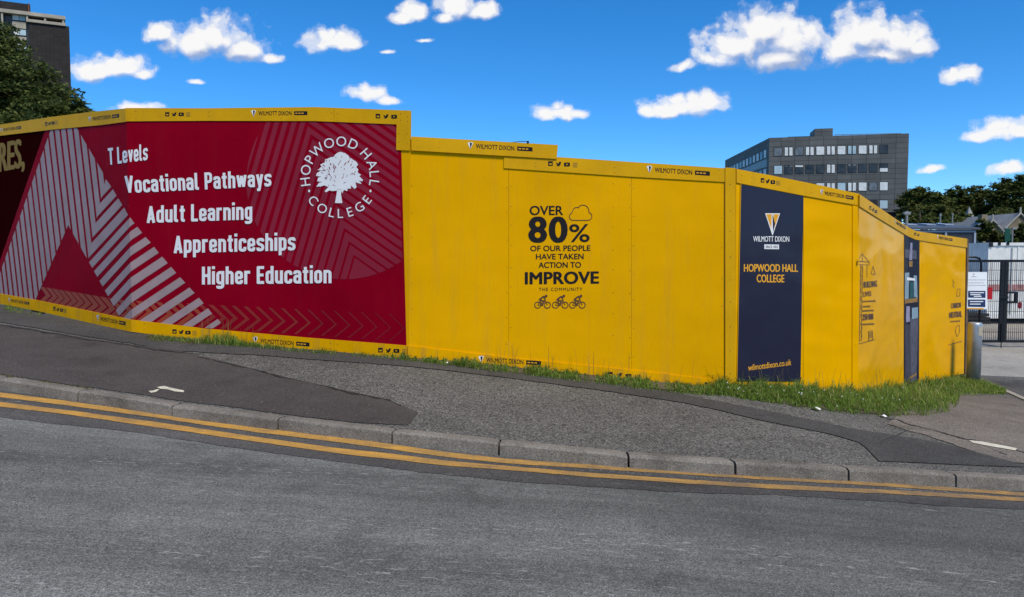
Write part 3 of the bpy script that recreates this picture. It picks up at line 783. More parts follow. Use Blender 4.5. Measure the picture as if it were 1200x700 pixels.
# courses list
def rp(pts, r=0.13, closed=False, sharp=()):
    """polyline with rounded corners"""
    pts = [np.array(p, float) for p in pts]; n = len(pts); out = []
    for i in range(n):
        if (not closed and i in (0, n - 1)) or i in sharp: out.append(tuple(pts[i])); continue
        p0, p, p1 = pts[i-1], pts[i], pts[(i+1) % n]
        d0, d1 = p0 - p, p1 - p; l0, l1 = np.linalg.norm(d0), np.linalg.norm(d1)
        q = min(r, l0 * .5, l1 * .5); A, B = p + d0 / l0 * q, p + d1 / l1 * q
        for t in np.linspace(0, 1, 6): out.append(tuple((1-t)**2 * A + 2*t*(1-t) * p + t*t * B))
    if closed: out.append(out[0])
    return out
_a, _b, _o, _x, _C = .08, .345, .08, .665, .92
_oo = rp([(_a, _o), (_b, _o), (_b, _x), (_a, _x)], closed=True)
GLY = {
 'o': (.425, [_oo]), 'e': (.42, [rp([(_b,.23),(_b,_o),(_a,_o),(_a,_x),(_b,_x),(_b,.36),(_a,.36)], sharp=(5,))]),
 'c': (.41, [rp([(_b,.26),(_b,_o),(_a,_o),(_a,_x),(_b,_x),(_b,.49)])]), 'n': (.425, [[(_a,0),(_a,.745)], rp([(_a,.5),(_a,_x),(_b,_x),(_b,0)])]),
 'h': (.425, [[(_a,0),(_a,1)], rp([(_a,.5),(_a,_x),(_b,_x),(_b,0)])]), 'u': (.425, [[(_b,0),(_b,.745)], rp([(_a,.745),(_a,_o),(_b,_o),(_b,.3)])]),
 'd': (.425, [_oo, [(_b,0),(_b,1)]]), 'p': (.425, [_oo, [(_a,-.25),(_a,.745)]]), 'g': (.425, [_oo, rp([(_b,.745),(_b,-.17),(_a,-.17),(_a,-.08)])]),
 'a': (.42, [rp([(_a,.53),(_a,_x),(_b,_x),(_b,0)]), rp([(_b,.42),(_a,.42),(_a,_o),(_b,_o)])]), 'r': (.32, [[(_a,0),(_a,.745)], rp([(_a,.5),(_a,_x),(.31,_x)])]),
 'i': (.16, [[(_a,0),(_a,.745)], [(_a,.86),(_a,1.02)]]), 'l': (.25, [rp([(_a,1),(_a,_o),(.24,_o)], .1)]), 't': (.31, [rp([(.15,.93),(.15,_o),(.30,_o)], .1), [(.01,_x),(.30,_x)]]),
 'v': (.42, [[(.075,.745),(.21,.07),(.345,.745)]]), 'y': (.42, [[(.075,.745),(.215,.10)], [(.345,.745),(.19,-.17),(.06,-.17)]]),
 'w': (.60, [[(.07,.745),(.18,.07),(.30,.68),(.42,.07),(.53,.745)]]),
 's': (.41, [rp([(_b,.54),(_b,_x),(_a,_x),(_a,.405),(_b,.34),(_b,_o),(_a,_o),(_a,.21)])]),
 'T': (.44, [[(0,_C),(.44,_C)], [(.22,0),(.22,1)]]), 'L': (.39, [[(_a,1),(_a,_o),(.39,_o)]]), 'V': (.48, [[(.075,1),(.24,.08),(.405,1)]]),
 'P': (.45, [[(_a,0),(_a,1)], rp([(_a,_C),(.37,_C),(.37,.45),(_a,.45)], .14)]), 'A': (.48, [[(.075,0),(.24,.92),(.405,0)], [(.14,.25),(.34,.25)]]),
 'H': (.46, [[(_a,0),(_a,1)], [(.38,0),(.38,1)], [(_a,.5),(.38,.5)]]), 'E': (.40, [[(.39,_C),(_a,_C),(_a,_o),(.39,_o)], [(_a,.5),(.36,.5)]]), ' ': (.20, [])}
def course(body, TL, TR, BR, BL):
    polys = []; x = 0.0
    for ch in body:
        wd, st = GLY[ch]
        for ln in st:
            P = [np.array(p) for p in ln]; hw = .08
            for i in range(len(P) - 1):
                p, q = P[i], P[i+1]; d_ = q - p; L_ = np.linalg.norm(d_)
                if L_ < 1e-6: continue
                d_ /= L_; nn = np.array((-d_[1], d_[0])) * hw
                e0 = 0 if i == 0 else .02; e1 = 0 if i == len(P) - 2 else .02
                if len(P) <= 4 and len(P) > 2 and abs(d_[0]) > .05 or (len(P) in (3, 4) and L_ > .2):
                    e0 = 0 if i == 0 else .045; e1 = 0 if i == len(P) - 2 else .045
                p2, q2 = p - d_ * e0, q + d_ * e1
                polys.append([(c[0] + x, c[1]) for c in (p2 + nn, q2 + nn, q2 - nn, p2 - nn)])
        x += wd + .075
    W_ = x - .075
    TL, TR, BR, BL = map(np.array, (TL, TR, BR, BL)); mb = MB(); mb0 = MB()
    for i, q in enumerate(polys):
        pp = []
        for (u, v) in q:
            bt = BL + (BR - BL) * (u / W_); tp = TL + (TR - TL) * (u / W_); pp.append(tuple(bt + (tp - bt) * v))
        for w, r in split_walls(pp, 0, 1).items(): mb.poly([WL[w].hit(c[0], c[1], .0095 + .00001 * i) for c in r])
    mb.build('lettering', M_white, HO[1])
course('T Levels', (127.2,174), (173.6,168.6), (173.6,187.8), (128.4,193.6))
course('Vocational Pathways', (146.6,206.6), (318.4,199.0), (318.4,218.6), (148.2,226.8))
course('Adult Learning', (172.6,241.4), (296.2,237.2), (296.2,257.4), (172.6,261.6))
course('Apprenticeships', (204.2,276.2), (346.6,272.8), (346.6,293.6), (204.2,297.0))
course('Higher Education', (237.2,312.8), (389,311.2), (389,332.0), (237.2,333.6))
text('lettering', 0, 'ORES,', (-16.5,171.5), (29.6,163), (29.6,195.5), (-16.5,204.5), M_gold, 0.0068, 0.03)

# round college logo
lg = MB()
cx, cy, rx_, ry_ = 398.6, 208.2, 40.6, 42.2
def ring_letter(ch, ang, h=11.2, inward=False):
    V, F = text_mesh(ch, 0.0)
    a = R(ang); c0 = np.array((cx + rx_ * math.cos(a), cy - ry_ * math.sin(a)))
    up = np.array((math.cos(a), -math.sin(a)));  up = -up if inward else up
    rt = np.array((-up[1], up[0]))
    mid = (V[:, 0].min() + V[:, 0].max()) / 2
    P = c0 + np.outer((V[:, 0] - mid) / CAP * h * 0.98, rt) + np.outer((V[:, 1] / CAP - 0.5) * h, up)
    lg.add([WL[1].hit(p[0], p[1], 0.0095) for p in P], F)
for ch, an in zip('HOPWOODHALL', (187, 168, 150, 130.5, 108, 87.5, 67, 41, 21, 5.5, -9)): ring_letter(ch, an)
for ch, an in zip('COLLEGE', (220, 239.5, 257, 271, 287, 304.5, 322)): ring_letter(ch, an, 10.6, True)
for an in (203, -23):
    a = R(an); c0 = (cx + rx_ * .96 * math.cos(a), cy - ry_ * .96 * math.sin(a))
    lg.poly([WL[1].hit(c0[0] + 1.3 * math.cos(k), c0[1] + 1.6 * math.sin(k), 0.0095) for k in np.linspace(0, 2*math.pi, 9)[:-1]])
lg.build('logo_lettering', M_white, HO[1])
rs = random.Random(5)
CR_ = [(400,178.3),(404.5,179.5),(408,182),(409.8,185),(412,186),(417,189),(420,193.5),(417.8,196),(420.5,199),(419.4,202),(423.5,205),(421.5,207),(426,211),(425,213),(420.5,211.8),(424,215.8),(417,213.6),(418.4,219.6),(416,221.6),(411.4,217.5),(412,221),(408,221),(407.4,224),(403.4,223),(402,226.8),(399.8,223),(396,223.2),(391,224.2),(387,223.4),(382,225.4),(381,224),(385.4,219.4),(380,217.4),(376,219),(371,218.6),(374.4,214.6),(378,213.4),(372,212.6),(373.2,208.6),(377,207),(371,206.6),(372,202.8),(375.6,200.6),(380,200.4),(372.4,199.4),(377.4,195.4),(375.4,193),(381,190.8),(381.4,187),(387,185),(391.6,184),(393.6,181.2),(397,179)]
out = []
for k in range(len(CR_)):
    p_, q_ = CR_[k], CR_[(k + 1) % len(CR_)]
    for f_ in (0, .33, .66): out.append((p_[0] + (q_[0] - p_[0]) * f_ + (rs.uniform(-.35, .35) if f_ else 0), p_[1] + (q_[1] - p_[1]) * f_ + (rs.uniform(-.35, .35) if f_ else 0)))
stick('tree_logo', [out, [(395.6,222),(400.6,222),(400,228),(401.6,238.2),(393,238.2),(394.8,228)]], M_white, 0.0092, 1, 1)
tk = []
for k in range(64):
    a = rs.uniform(0, 2*math.pi); q = math.sqrt(rs.uniform(0.06, 0.86)); x = 398.4 + 23 * q * math.cos(a); y = 202 - 21.5 * q * math.sin(a)
    if abs(x - 398) < 4 and y > 203: continue
    an = math.atan2(y - 222, (x - 398) * 1.5) + rs.uniform(-.4, .4); ln = rs.uniform(1.0, 2.8); wd = rs.uniform(0.3, 0.65)
    d_ = (math.cos(an) * ln, math.sin(an) * ln); n_ = (-math.sin(an) * wd, math.cos(an) * wd)
    tk.append([(x - d_[0], y - d_[1]), (x + n_[0], y + n_[1]), (x + d_[0], y + d_[1]), (x - n_[0], y - n_[1])])
stick('tree_logo_gaps', tk, M_circ, 0.0102, 1, 1)

# --- "over 80%" print --------------------------------------------------
O2 = 0.003
box_text('lettering', 2, 'OVER', 620.6, 660, 241.6, 252, M_black, O2, 0.03)
box_text('lettering', 2, '80', 619, 665.3, 255, 283.6, M_black, O2, 0.06, 1.12)
box_text('lettering', 2, '%', 667, 691, 263.2, 283.4, M_black, O2, 0.02)
box_text('lettering', 2, 'OF OUR PEOPLE', 621.4, 692, 288.2, 294.4, M_black, O2, 0.03, dy=-0.5)
box_text('lettering', 2, 'HAVE TAKEN', 628, 684, 297.8, 304, M_black, O2, 0.03, dy=-0.3)
box_text('lettering', 2, 'ACTION TO', 631, 681, 307.6, 314, M_black, O2, 0.03, dy=-0.3)
box_text('lettering', 2, 'IMPROVE', 615, 702, 319.4, 333, M_black, O2, 0.06, 1.04, dy=-0.9)
box_text('lettering', 2, 'THE COMMUNITY', 631.5, 682.5, 337.4, 341.2, M_black, O2, 0.0, 1.25, dy=-0.3)
def stroke(pts, w, closed=False):
    pts = [np.array(p, float) for p in pts]; n = len(pts); out = []
    for i in range(n if closed else n - 1):
        p, q = pts[i], pts[(i+1) % n]; d_ = q - p; ln = np.linalg.norm(d_)
        if ln < 1e-6: continue
        d_ /= ln; nn = np.array((-d_[1], d_[0])) * w / 2; p2 = p - d_ * w * .2; q2 = q + d_ * w * .2
        out.append([tuple(p2 + nn), tuple(q2 + nn), tuple(q2 - nn), tuple(p2 - nn)])
    return out
def arc(cx_, cy_, r, a0, a1, n=10): return [(cx_ + r * math.cos(R(a)), cy_ - r * math.sin(R(a))) for a in np.linspace(a0, a1, n)]
cl = arc(671.5, 254, 4.3, 270, 110, 8) + arc(676, 248, 4.8, 175, 60, 8) + arc(683.2, 247.2, 6.8, 145, 5, 10) + arc(689, 253.6, 4.7, 75, -90, 8)
def ring(cx_, cy_, r, w, n=20):
    return [[(cx_ + r*math.cos(a), cy_ + r*math.sin(a)), (cx_ + r*math.cos(b), cy_ + r*math.sin(b)), (cx_ + (r-w)*math.cos(b), cy_ + (r-w)*math.sin(b)), (cx_ + (r-w)*math.cos(a), cy_ + (r-w)*math.sin(a))]
            for a, b in zip(np.linspace(0, 2*math.pi, n + 1)[:-1], np.linspace(0, 2*math.pi, n + 1)[1:])]
def lay(name, w, polys, mat, off, parent=None):
    """polys that may overlap: each one gets a hair more height than the last"""
    mb = MB()
    for i, q in enumerate(polys): mb.poly([WL[w].hit(x, y, off + 0.00002 * i) for x, y in q])
    return mb.build(name, mat, parent or HO[w])
lay('cloud_print', 2, stroke(cl, 0.8, True), M_tan, O2)
for x0 in (626.2, 646.9, 667.0):
    q = ring(x0 + 4.0, 357.6, 4.1, 1.0) + ring(x0 + 15.2, 357.6, 4.1, 1.0)
    for ln, wd in (([(x0+4,357.6),(x0+7,352.4),(x0+12.6,352.2),(x0+15.2,357.6)], .8), ([(x0+7,352.4),(x0+9.4,358),(x0+12.6,352.2)], .8), ([(x0+4,357.6),(x0+9.4,358)], .7),
                   ([(x0+5.2,351.4),(x0+8.2,351.2)], 1.1), ([(x0+6.6,350.6),(x0+10.6,347.6),(x0+13,348.6)], 1.7), ([(x0+10.8,348.2),(x0+13.2,351.6)], 1.0), ([(x0+6.8,351),(x0+10.4,353.4),(x0+9.4,358.4)], 1.3)):
        q += stroke(ln, wd)
    q.append([(x0 + 13.8 + 1.6*math.cos(a), 347 + 1.6*math.sin(a)) for a in np.linspace(0, 2*math.pi, 11)[:-1]])
    lay('bicycle_print', 2, q, M_tan, O2)

# --- small logos along the fascias and kick boards ------------------------
def strip_logo(w, xl, yl, xr, yr, h, off, boxed=True):
    D = xr - xl; sl = (yr - yl) / D; Y = lambda x: yl + (x - xl) * sl
    ew = D * 0.045
    lay('emblem', w, [[(xl, Y(xl) - h*.62), (xl + ew, Y(xl) - h*.8), (xl + 2*ew, Y(xl) - h*.62), (xl + ew, Y(xl) + h*.8)]], M_white, off)
    lay('emblem', w, [[(xl + ew*.8, Y(xl) - h*.75), (xl + 1.6*ew, Y(xl) - h*.5), (xl + ew, Y(xl) + h*.75)]], M_black, off + .0012)
    x0, x1 = xl + D * .13, xl + D * .72
    text('strip_lettering', w, 'WILMOTT DIXON', (x0, Y(x0) - h/2), (x1, Y(x1) - h/2), (x1, Y(x1) + h/2), (x0, Y(x0) + h/2), M_black, off, 0.012)
    a, b = xl + D * .765, xr
    lay('name_box', w, [[(a, Y(a) - h*.46), (b, Y(b) - h*.46), (b, Y(b) + h*.46), (a, Y(a) + h*.46)]], M_black, off)
    lay('name_box_text', w, [[(a + D*.02 + k*D*.055, Y(a + k*D*.055) - h*.1), (a + D*.06 + k*D*.055, Y(a + D*.05 + k*D*.055) - h*.1), (a + D*.06 + k*D*.055, Y(a + D*.05 + k*D*.055) + h*.16), (a + D*.02 + k*D*.055, Y(a + k*D*.055) + h*.16)] for k in range(3)], M_amber, off + .0012)
def icons(w, xl, yl, xr, yr, s, off, n=4):
    sq = (xr - xl) / (n - 1) if n > 1 else 0
    f = min(1.0, sq / (s * 1.45))
    for k in range(n):
        x = xl + sq * k; y = yl + (yr - yl) * k / max(1, n - 1); a = s / 2; ax = a * f; e_ = None
        if k == 0:
            q = [(x-ax, y-a), (x+ax, y-a), (x+ax, y+a), (x-ax, y+a)]; e_ = [(x-ax*.5, y-a*.1), (x+ax*.6, y-a*.1), (x+ax*.6, y+a*.55), (x-ax*.5, y+a*.55)]
        elif k == 1:
            q = [(x-ax*1.1, y-a*.7), (x-ax*.1, y-a*.1), (x+ax*.2, y-a*.9), (x+ax*.8, y-a*.9), (x+ax*1.2, y-a*.8), (x+ax*.9, y-a*.2), (x+ax*.7, y+a*.4), (x+ax*.1, y+a*.95), (x-ax*1.1, y+a*.8), (x-ax*.5, y+a*.4), (x-ax, y)]
        elif k == 2:
            q = [(x-ax*1.3, y-a*.6), (x-ax, y-a*.85), (x+ax, y-a*.85), (x+ax*1.3, y-a*.6), (x+ax*1.3, y+a*.6), (x+ax, y+a*.85), (x-ax, y+a*.85), (x-ax*1.3, y+a*.6)]; e_ = [(x-ax*.35, y-a*.42), (x+ax*.5, y), (x-ax*.35, y+a*.42)]
        else:
            lay('social_icon', w, stroke([(x-ax*.85, y-a*.85), (x+ax*.85, y-a*.85), (x+ax*.85, y+a*.85), (x-ax*.85, y+a*.85)], a*.3, True) + [[(x-ax*.4, y-a*.4), (x+ax*.4, y-a*.4), (x+ax*.4, y+a*.4), (x-ax*.4, y+a*.4)]], M_goldline, off); continue
        mb = MB(); mb.poly([WL[w].hit(c[0], c[1], off) for c in q], 0)
        if e_: mb.poly([WL[w].hit(c[0], c[1], off + .0012) for c in e_], 1)
        mb.build('social_icon', [M_black, M_fas], HO[w])
M_goldline = paint('brown_gold_print', (0.36, 0.20, 0.02), 0.5)
OF = 0.0158
strip_logo(0, 2, 153, 26, 149.6, 3.4, OF); icons(0, 55.5, 145.6, 67.5, 143.8, 4.2, OF); strip_logo(0, 105, 140.3, 141, 135.8, 4.2, OF)
icons(1, 197, 134.3, 221.5, 134.4, 4.8, OF); strip_logo(1, 295, 133.2, 361, 133, 4.8, OF); icons(1, 443.5, 136.4, 462.5, 137.2, 5.2, OF, 3)
strip_logo(2, 548, 171.2, 624, 175.6, 5.2, 0.0278); icons(2, 645, 192, 674, 193.6, 5.4, 0.0138); strip_logo(2, 757.5, 198.6, 831.5, 203.8, 5.4, 0.0138)
icons(3, 892.5, 211.6, 910.5, 214.8, 5.2, OF); strip_logo(3, 960, 225.6, 999, 232.4, 4.4, OF)
icons(4, 1018.5, 243.8, 1025, 248.2, 4.4, OF, 3); strip_logo(4, 1047.5, 260.2, 1060, 267.6, 3.4, OF)
icons(5, 1071.5, 274.4, 1075, 275.6, 3.2, OF, 2); strip_logo(5, 1097, 278.2, 1115, 281.4, 3.2, OF)
strip_logo(0, 11, 351.8, 35.5, 355.6, 3.4, OF); icons(0, 65, 361.8, 77.5, 364.4, 4.4, OF); strip_logo(0, 114.5, 372.6, 148.5, 379.2, 4.6, OF)
icons(1, 205.5, 388.4, 229, 390.4, 5, OF); strip_logo(1, 297, 398.4, 363.5, 403.8, 5, OF); icons(1, 446.5, 410.2, 474.5, 411.6, 5.4, OF)
strip_logo(2, 560.5, 421, 634, 425.6, 5.2, 0.0138); icons(2, 715, 438.6, 747, 441.6, 5.6, 0.0138)
lay('emblem', 2, [[(825,448.5),(827,447.5),(829,448.5),(827,453)]], M_black, 0.0138)
box_text('strip_lettering', 2, 'WILM', 833, 848, 448.6, 453.6, M_black, 0.0138, 0.012, dy=0.8)
icons(3, 896, 452.4, 913, 453.4, 5, 0.002)

# --- navy panel -----------------------------------------------------------
slab('navy_panel', 3, [(868,216.2),(941,230),(937.6,447.2),(863.2,446.8)], 0.008, 0.0008, M_navy)
ON = 0.0095
lay('emblem', 3, [[(896,250.2),(913.4,250.2),(904.6,276.4)]], M_white, ON)
lay('emblem', 3, [[(897.2,251.2),(903.6,251.2),(903.2,268)], [(905.6,251.2),(912.2,251.2),(906.6,267.5)]], M_amber, ON + .0012)
lay('emblem', 3, [[(904.4,251.2),(907.6,262.6),(905.2,272.5)]], M_navy, ON + .0013)
box_text('lettering', 3, 'WILMOTT DIXON', 882, 924.2, 277, 283.2, M_white, ON, 0.012, dy=0.3)
lay('name_box', 3, [[(895,286.6),(912.2,286.8),(912.2,292.2),(895,292)]], M_white, ON)
box_text('name_box_text', 3, 'SINCE 1852', 896.4, 911, 288.0, 290.9, M_navy, ON + .0012, 0.01)
box_text('lettering', 3, 'HOPWOOD HALL', 871, 934.4, 309.8, 318.4, M_amber, ON, 0.03, dy=0.2)
box_text('lettering', 3, 'COLLEGE', 886, 918.4, 322, 330.8, M_amber, ON, 0.03, dy=0.2)
text('lettering', 3, 'wilmottdixon.co.uk', (876,427.6), (926.6,421), (926.6,427.8), (876,434.4), M_amber, ON, 0.014)
lay('panel_trim', 3, [[(867.2,215.4),(868,216.2),(863.2,446.8),(862.6,446.8)]], M_fas, 0.009)

# --- crane drawing and the narrow picture panel -------------------------
O4 = 0.0025
q = stroke([(1010,297.5),(1004.6,306.2),(1018.4,307.2),(1010,297.5)], .55) + stroke([(1004.8,306.6),(1018.6,307.4),(1018.2,310.6),(1004.6,310.2),(1004.8,306.6)], .55) + stroke([(1010,297.5),(1010.5,306.6)], .45)
q += stroke([(1008.6,310.4),(1006.8,401)], .5) + stroke([(1010.8,310.4),(1009,400)], .5)
zz = [(1008.5 - 0.02 * k + (2.0 if k % 2 else 0), 311 + 4.9 * k) for k in range(19)]
q += stroke(zz, .4) + stroke([(1015.8,310.6),(1015.8,325)], .5) + stroke([(1023,312),(1020.6,321),(1025.6,322),(1023,312)], .5) + stroke([(1002.6,404.2),(1025,398)], .7)
q += stroke([(1017.5,388.5),(1022,387.5),(1022.6,398.4),(1018,399.4),(1017.5,388.5)], .6) + [[(1018.4,390 + 2.4*k),(1021.6,389.4 + 2.4*k),(1021.6,390.6 + 2.4*k),(1018.4,391.2 + 2.4*k)] for k in range(3)]
lay('crane_print', 4, q, M_tan, O4)
text('lettering', 4, 'BUILDING', (1011.6,330.6), (1027.8,329), (1027.8,336), (1011.6,337.4), M_tan, O4, 0.04)
text('lettering', 4, 'LIVES', (1011.2,342.2), (1021,341.4), (1021,346.8), (1011.2,347.8), M_tan, O4, 0.04)
text('lettering', 4, '250 000', (1010.4,368.6), (1023.4,367.6), (1023.4,374.4), (1010.4,375.6), M_tan, O4, 0.05)
sm = []
for (xa, xb, yy) in ((1010.8, 1026, 352.6), (1010.8, 1019, 358.6), (1010.8, 1023, 363.6), (1010.4, 1024.4, 379.4)):
    k = xa
    while k < xb: wd = random.uniform(.7, 1.5); sm.append([(k, yy - (k-1010)*.05), (k + wd, yy - (k-1010)*.05), (k + wd, yy + 2 - (k-1010)*.05), (k, yy + 2 - (k-1010)*.05)]); k += wd + .5
lay('small_print', 4, sm, M_tan, O4)
pan = [(1059.4,273.6),(1064,277),(1071,280.6),(1077.2,282.2),(1076.4,447),(1070,449.5),(1059,452.6)]
for w, r in split_walls(pan, 4, 5).items(): slab('picture_panel', w, r, 0.006, -0.018, M_navyp)
M_photo = [paint('photo_' + n, c, .45, .15, 9, .04) for n, c in (('grey', (0.10, 0.10, 0.13)), ('lilac', (0.30, 0.28, 0.40)), ('brown', (0.30, 0.17, 0.06)), ('green', (0.03, 0.10, 0.11)), ('slate', (0.06, 0.062, 0.085)))]
def pic(polys, mat, off):
    for q in polys:
        for w, r in split_walls(q, 4, 5).items(): lay('picture', w, [r], mat, off)
pic([[(1060,292),(1073.5,294),(1073.5,304),(1060,302)], [(1066,372),(1075.6,374),(1073.5,446),(1067.5,447)]], M_photo[0], .0075)
pic([[(1066.2,284.5),(1068.6,285),(1068.2,305),(1065,305)], [(1061.5,359),(1065.6,359),(1065.6,377),(1061,378)]], M_photo[1], .0088)
pic([[(1064.8,306),(1069,306),(1068.6,313),(1064.8,313)], [(1059.6,351),(1074.6,349),(1074.6,354),(1059.6,356)]], M_photo[2], .0088)
pic([[(1059.8,320),(1065,319.5),(1064,350),(1059.6,351)], [(1070,323),(1073.8,323),(1074.6,349),(1070.4,348)]], M_ltblue, .0088)
pic([[(1065.8,330),(1069.8,331),(1070,349),(1065,350)]], M_photo[3], .0095)
pic([[(1062,325),(1071.5,326.5),(1071.5,329),(1062,328.5)]], M_white, .0101)
pic([[(1060,380),(1066,381),(1067.5,448),(1060,450.5)]], M_photo[4], .0088)
pic([[(1068,361),(1075,360),(1075,373),(1068,374)]], M_ltblue, .0088)
text('lettering', 5, 'dixon.co.uk', (1065.5,441.0), (1073,436.6), (1073,439.4), (1065.5,443.8), M_amber, .0105, 0.01)
text('lettering', 5, 'CARBON', (1114.2,355.8), (1126,354.6), (1126,360.4), (1114.2,361.6), M_tan, O4, 0.045)
text('lettering', 5, 'NEUTRAL', (1112,366.4), (1127.2,364.6), (1127.2,371.4), (1112,373), M_tan, O4, 0.05)
q = [[(1113.4 + 1.7*k, 376.2 - .12*k), (1114.5 + 1.7*k, 376.1 - .12*k), (1114.5 + 1.7*k, 378.1 - .12*k), (1113.4 + 1.7*k, 378.2 - .12*k)] for k in range(7)]
q += stroke([(1116,328),(1118,332),(1116,335),(1118.6,337)], .6) + stroke([(1121.6,339),(1125,338.6),(1124.6,347),(1121,347.4),(1121.6,339)], .5)
q += stroke([(1120.5,383),(1124,381),(1124.5,389),(1121.5,395),(1119.5,389),(1120.5,383)], .5) + stroke([(1111,404.6),(1127,400)], .7)
lay('crane_print', 5, q, M_tan, O4)

# ------------------------------------------------------------------ bollard, notice, gate
M_galv = paint('galvanised_steel', (0.52, 0.55, 0.58), 0.42, 0.12, 5, 0.5, metal=0.75)
M_refl = paint('faded_reflective_band', (0.42, 0.37, 0.29), 0.5, 0.1, 8)
bp = ground([1140.5], [446.5])[0]
bt = thing('bollard', 'round grey steel bollard standing in the grass at the end of the yellow hoarding', 'bollard', bp)
rb = 0.115
mb = MB(); mb.tube([bp + np.array((0, 0, z)) for z in (-0.05, 1.03, 1.06, 1.075)], [rb, rb, rb * .97, rb * .86], 28); mb.build('pole', M_galv, bt, True)
mb = MB()
A = np.linspace(R(-95), R(10), 12); z0, z1 = 0.84, 1.01
vs = [bp + np.array(((rb + .0025) * math.cos(a), (rb + .0025) * math.sin(a), z)) for z in (z0, z1) for a in A]
mb.add(vs, [(i, i+1, i+13, i+12) for i in range(11)]); mb.build('reflective_band', M_refl, bt, True)

M_board = paint('white_board', (0.80, 0.82, 0.84), 0.35, 0.03, 2)
M_bluep = paint('blue_print', (0.018, 0.035, 0.11), 0.4, 0.05, 3)
WN = Wall(at(1131.5, 302, 14.3), at(1160, 302, 14.5)); 
def nb(mb, poly, f, bk=None):
    if bk is None: mb.poly([WN.hit(x, y, f) for x, y in poly])
    else: mb.prism([WN.hit(x, y, f) for x, y in poly], [WN.hit(x, y, bk) for x, y in poly])
p = WN.hit(1144, 362)
nt = thing('notice_board', 'white site notice with two navy blue boxes fixed to the end of the hoarding', 'sign', p)
mb = MB(); nb(mb, [(1132,319),(1156.8,319),(1156.8,362.6),(1132,361.6)], 0, -.012); mb.build('board', M_board, nt)
mb = MB(); nb(mb, [(1134.4,341),(1154.8,341),(1154.8,349.2),(1134.4,349)], .002); nb(mb, [(1134.2,351.2),(1154.6,351.2),(1154.6,360),(1134.2,359.6)], .002); mb.build('blue_box', M_bluep, nt)
mb = MB()
for (xa, xb, y) in ((1136.4,1153,342.6),(1137,1149,344.9),(1141,1150,346.9),(1136.4,1152,353),(1136.4,1149,356)): nb(mb, [(xa, y), (xb, y), (xb, y + 1.1), (xa, y + 1.1)], .0035)
mb.build('box_lettering', M_board, nt)
mb = MB()
for (xa, xb, y) in ((1134,1154,327.8),(1134,1152,331.2),(1134,1153,334.2)):
    k = xa
    while k < xb: wd = random.uniform(1, 2.4); nb(mb, [(k, y), (k + wd, y), (k + wd, y + .8), (k, y + .8)], .002); k += wd + .5
nb(mb, [(1140,320.6),(1142,320.6),(1141,323.6)], .002); nb(mb, [(1138.6,324),(1144,324),(1144,324.8),(1138.6,324.8)], .002)
mb.build('small_print', M_greyp, nt)
mb = MB(); nb(mb, [(1132,361),(1152.6,361.2),(1152.6,362.9),(1132,362.4)], .003); mb.build('yellow_edge', M_amber, nt)
for y in (344.5, 355):
    mb = MB(); nb(mb, [(1130,y-2.2),(1134,y-2.2),(1134,y+2.2),(1130,y+2.2)], -.013, -.05); mb.build('bracket', M_timber, nt)

M_blk = paint('black_gate_paint', (0.012, 0.013, 0.016), 0.45, 0.1, 6)
GY = 21.0
gz = lambda x: T(x, GY) + 0.06
def gate_leaf(x0, x1, label, latch_right):
    t_ = thing('mesh_gate', label, 'gate', ((x0+x1)/2, GY, gz((x0+x1)/2)), 'pair of yard gates')
    zb = at(1170, 401.5, GY)[2]; zt = at(1170, 304.5, GY)[2]
    mb = MB(); s_ = 0.09
    mb.box((x0, GY-.03, zb), (x0+s_, GY+.03, zt)); mb.box((x1-s_, GY-.03, zb), (x1, GY+.03, zt))
    mb.box((x0+s_, GY-.028, zt-.07), (x1-s_, GY+.028, zt)); mb.box((x0+s_, GY-.028, zb), (x1-s_, GY+.028, zb+.07)); mb.build('gate_frame', M_blk, t_)
    mb = MB(); n = int((x1 - x0 - 2*s_) / 0.056)
    for k in range(n):
        x = x0 + s_ + (k + .5) * (x1 - x0 - 2*s_) / n; mb.box((x-.0045, GY-.006, zb+.06), (x+.0045, GY+.003, zt-.06))
    for k in range(1, 8):
        z = zb + (zt - zb) * k / 8; mb.box((x0+s_, GY+.004, z-.006), (x1-s_, GY+.012, z+.006))
    mb.build('mesh_infill', M_blk, t_)
    return t_, zb, zt
xm = at(1177.6, 302, GY)[0]
gl_, zb, zt = gate_leaf(xm - 2.4, xm - .006, 'left leaf of the black mesh gate, with the drop bolt at its foot', True)
mb = MB(); mb.tube([(xm-.05, GY-.05, zb-.25), (xm-.05, GY-.05, zb+.55)], .014, 8); mb.build('drop_bolt', M_blk, gl_)
gr_, zb, zt = gate_leaf(xm + .006, xm + 2.41, 'right leaf of the black mesh gate, with the latch box', False)
zl = at(1180, 349, GY)[2]
mb = MB(); mb.box((xm+.09, GY-.05, zl+.12), (xm+.38, GY+.03, zl+.17)); mb.box((xm+.09, GY-.05, zl-.16), (xm+.38, GY+.03, zl-.11)); mb.box((xm+.31, GY-.05, zl-.11), (xm+.38, GY+.03, zl+.12)); mb.box((xm-.14, GY-.07, zl-.02), (xm+.10, GY-.04, zl+.04)); mb.build('latch_box', M_blk, gr_)
M_rsign = paint('red_sign', (0.42, 0.012, 0.02), 0.4)
pz = at(1160.5, 344, GY - .06)
mb = MB(); mb.box((pz[0]-.062, GY-.05, pz[2]-.17), (pz[0]+.068, GY-.035, pz[2]+.17)); o = mb.build('fire_notice', M_rsign); tag(o, 'small upright red notice hung on the left gate leaf', 'sign')
pz = at(1195.5, 358, GY - .06)
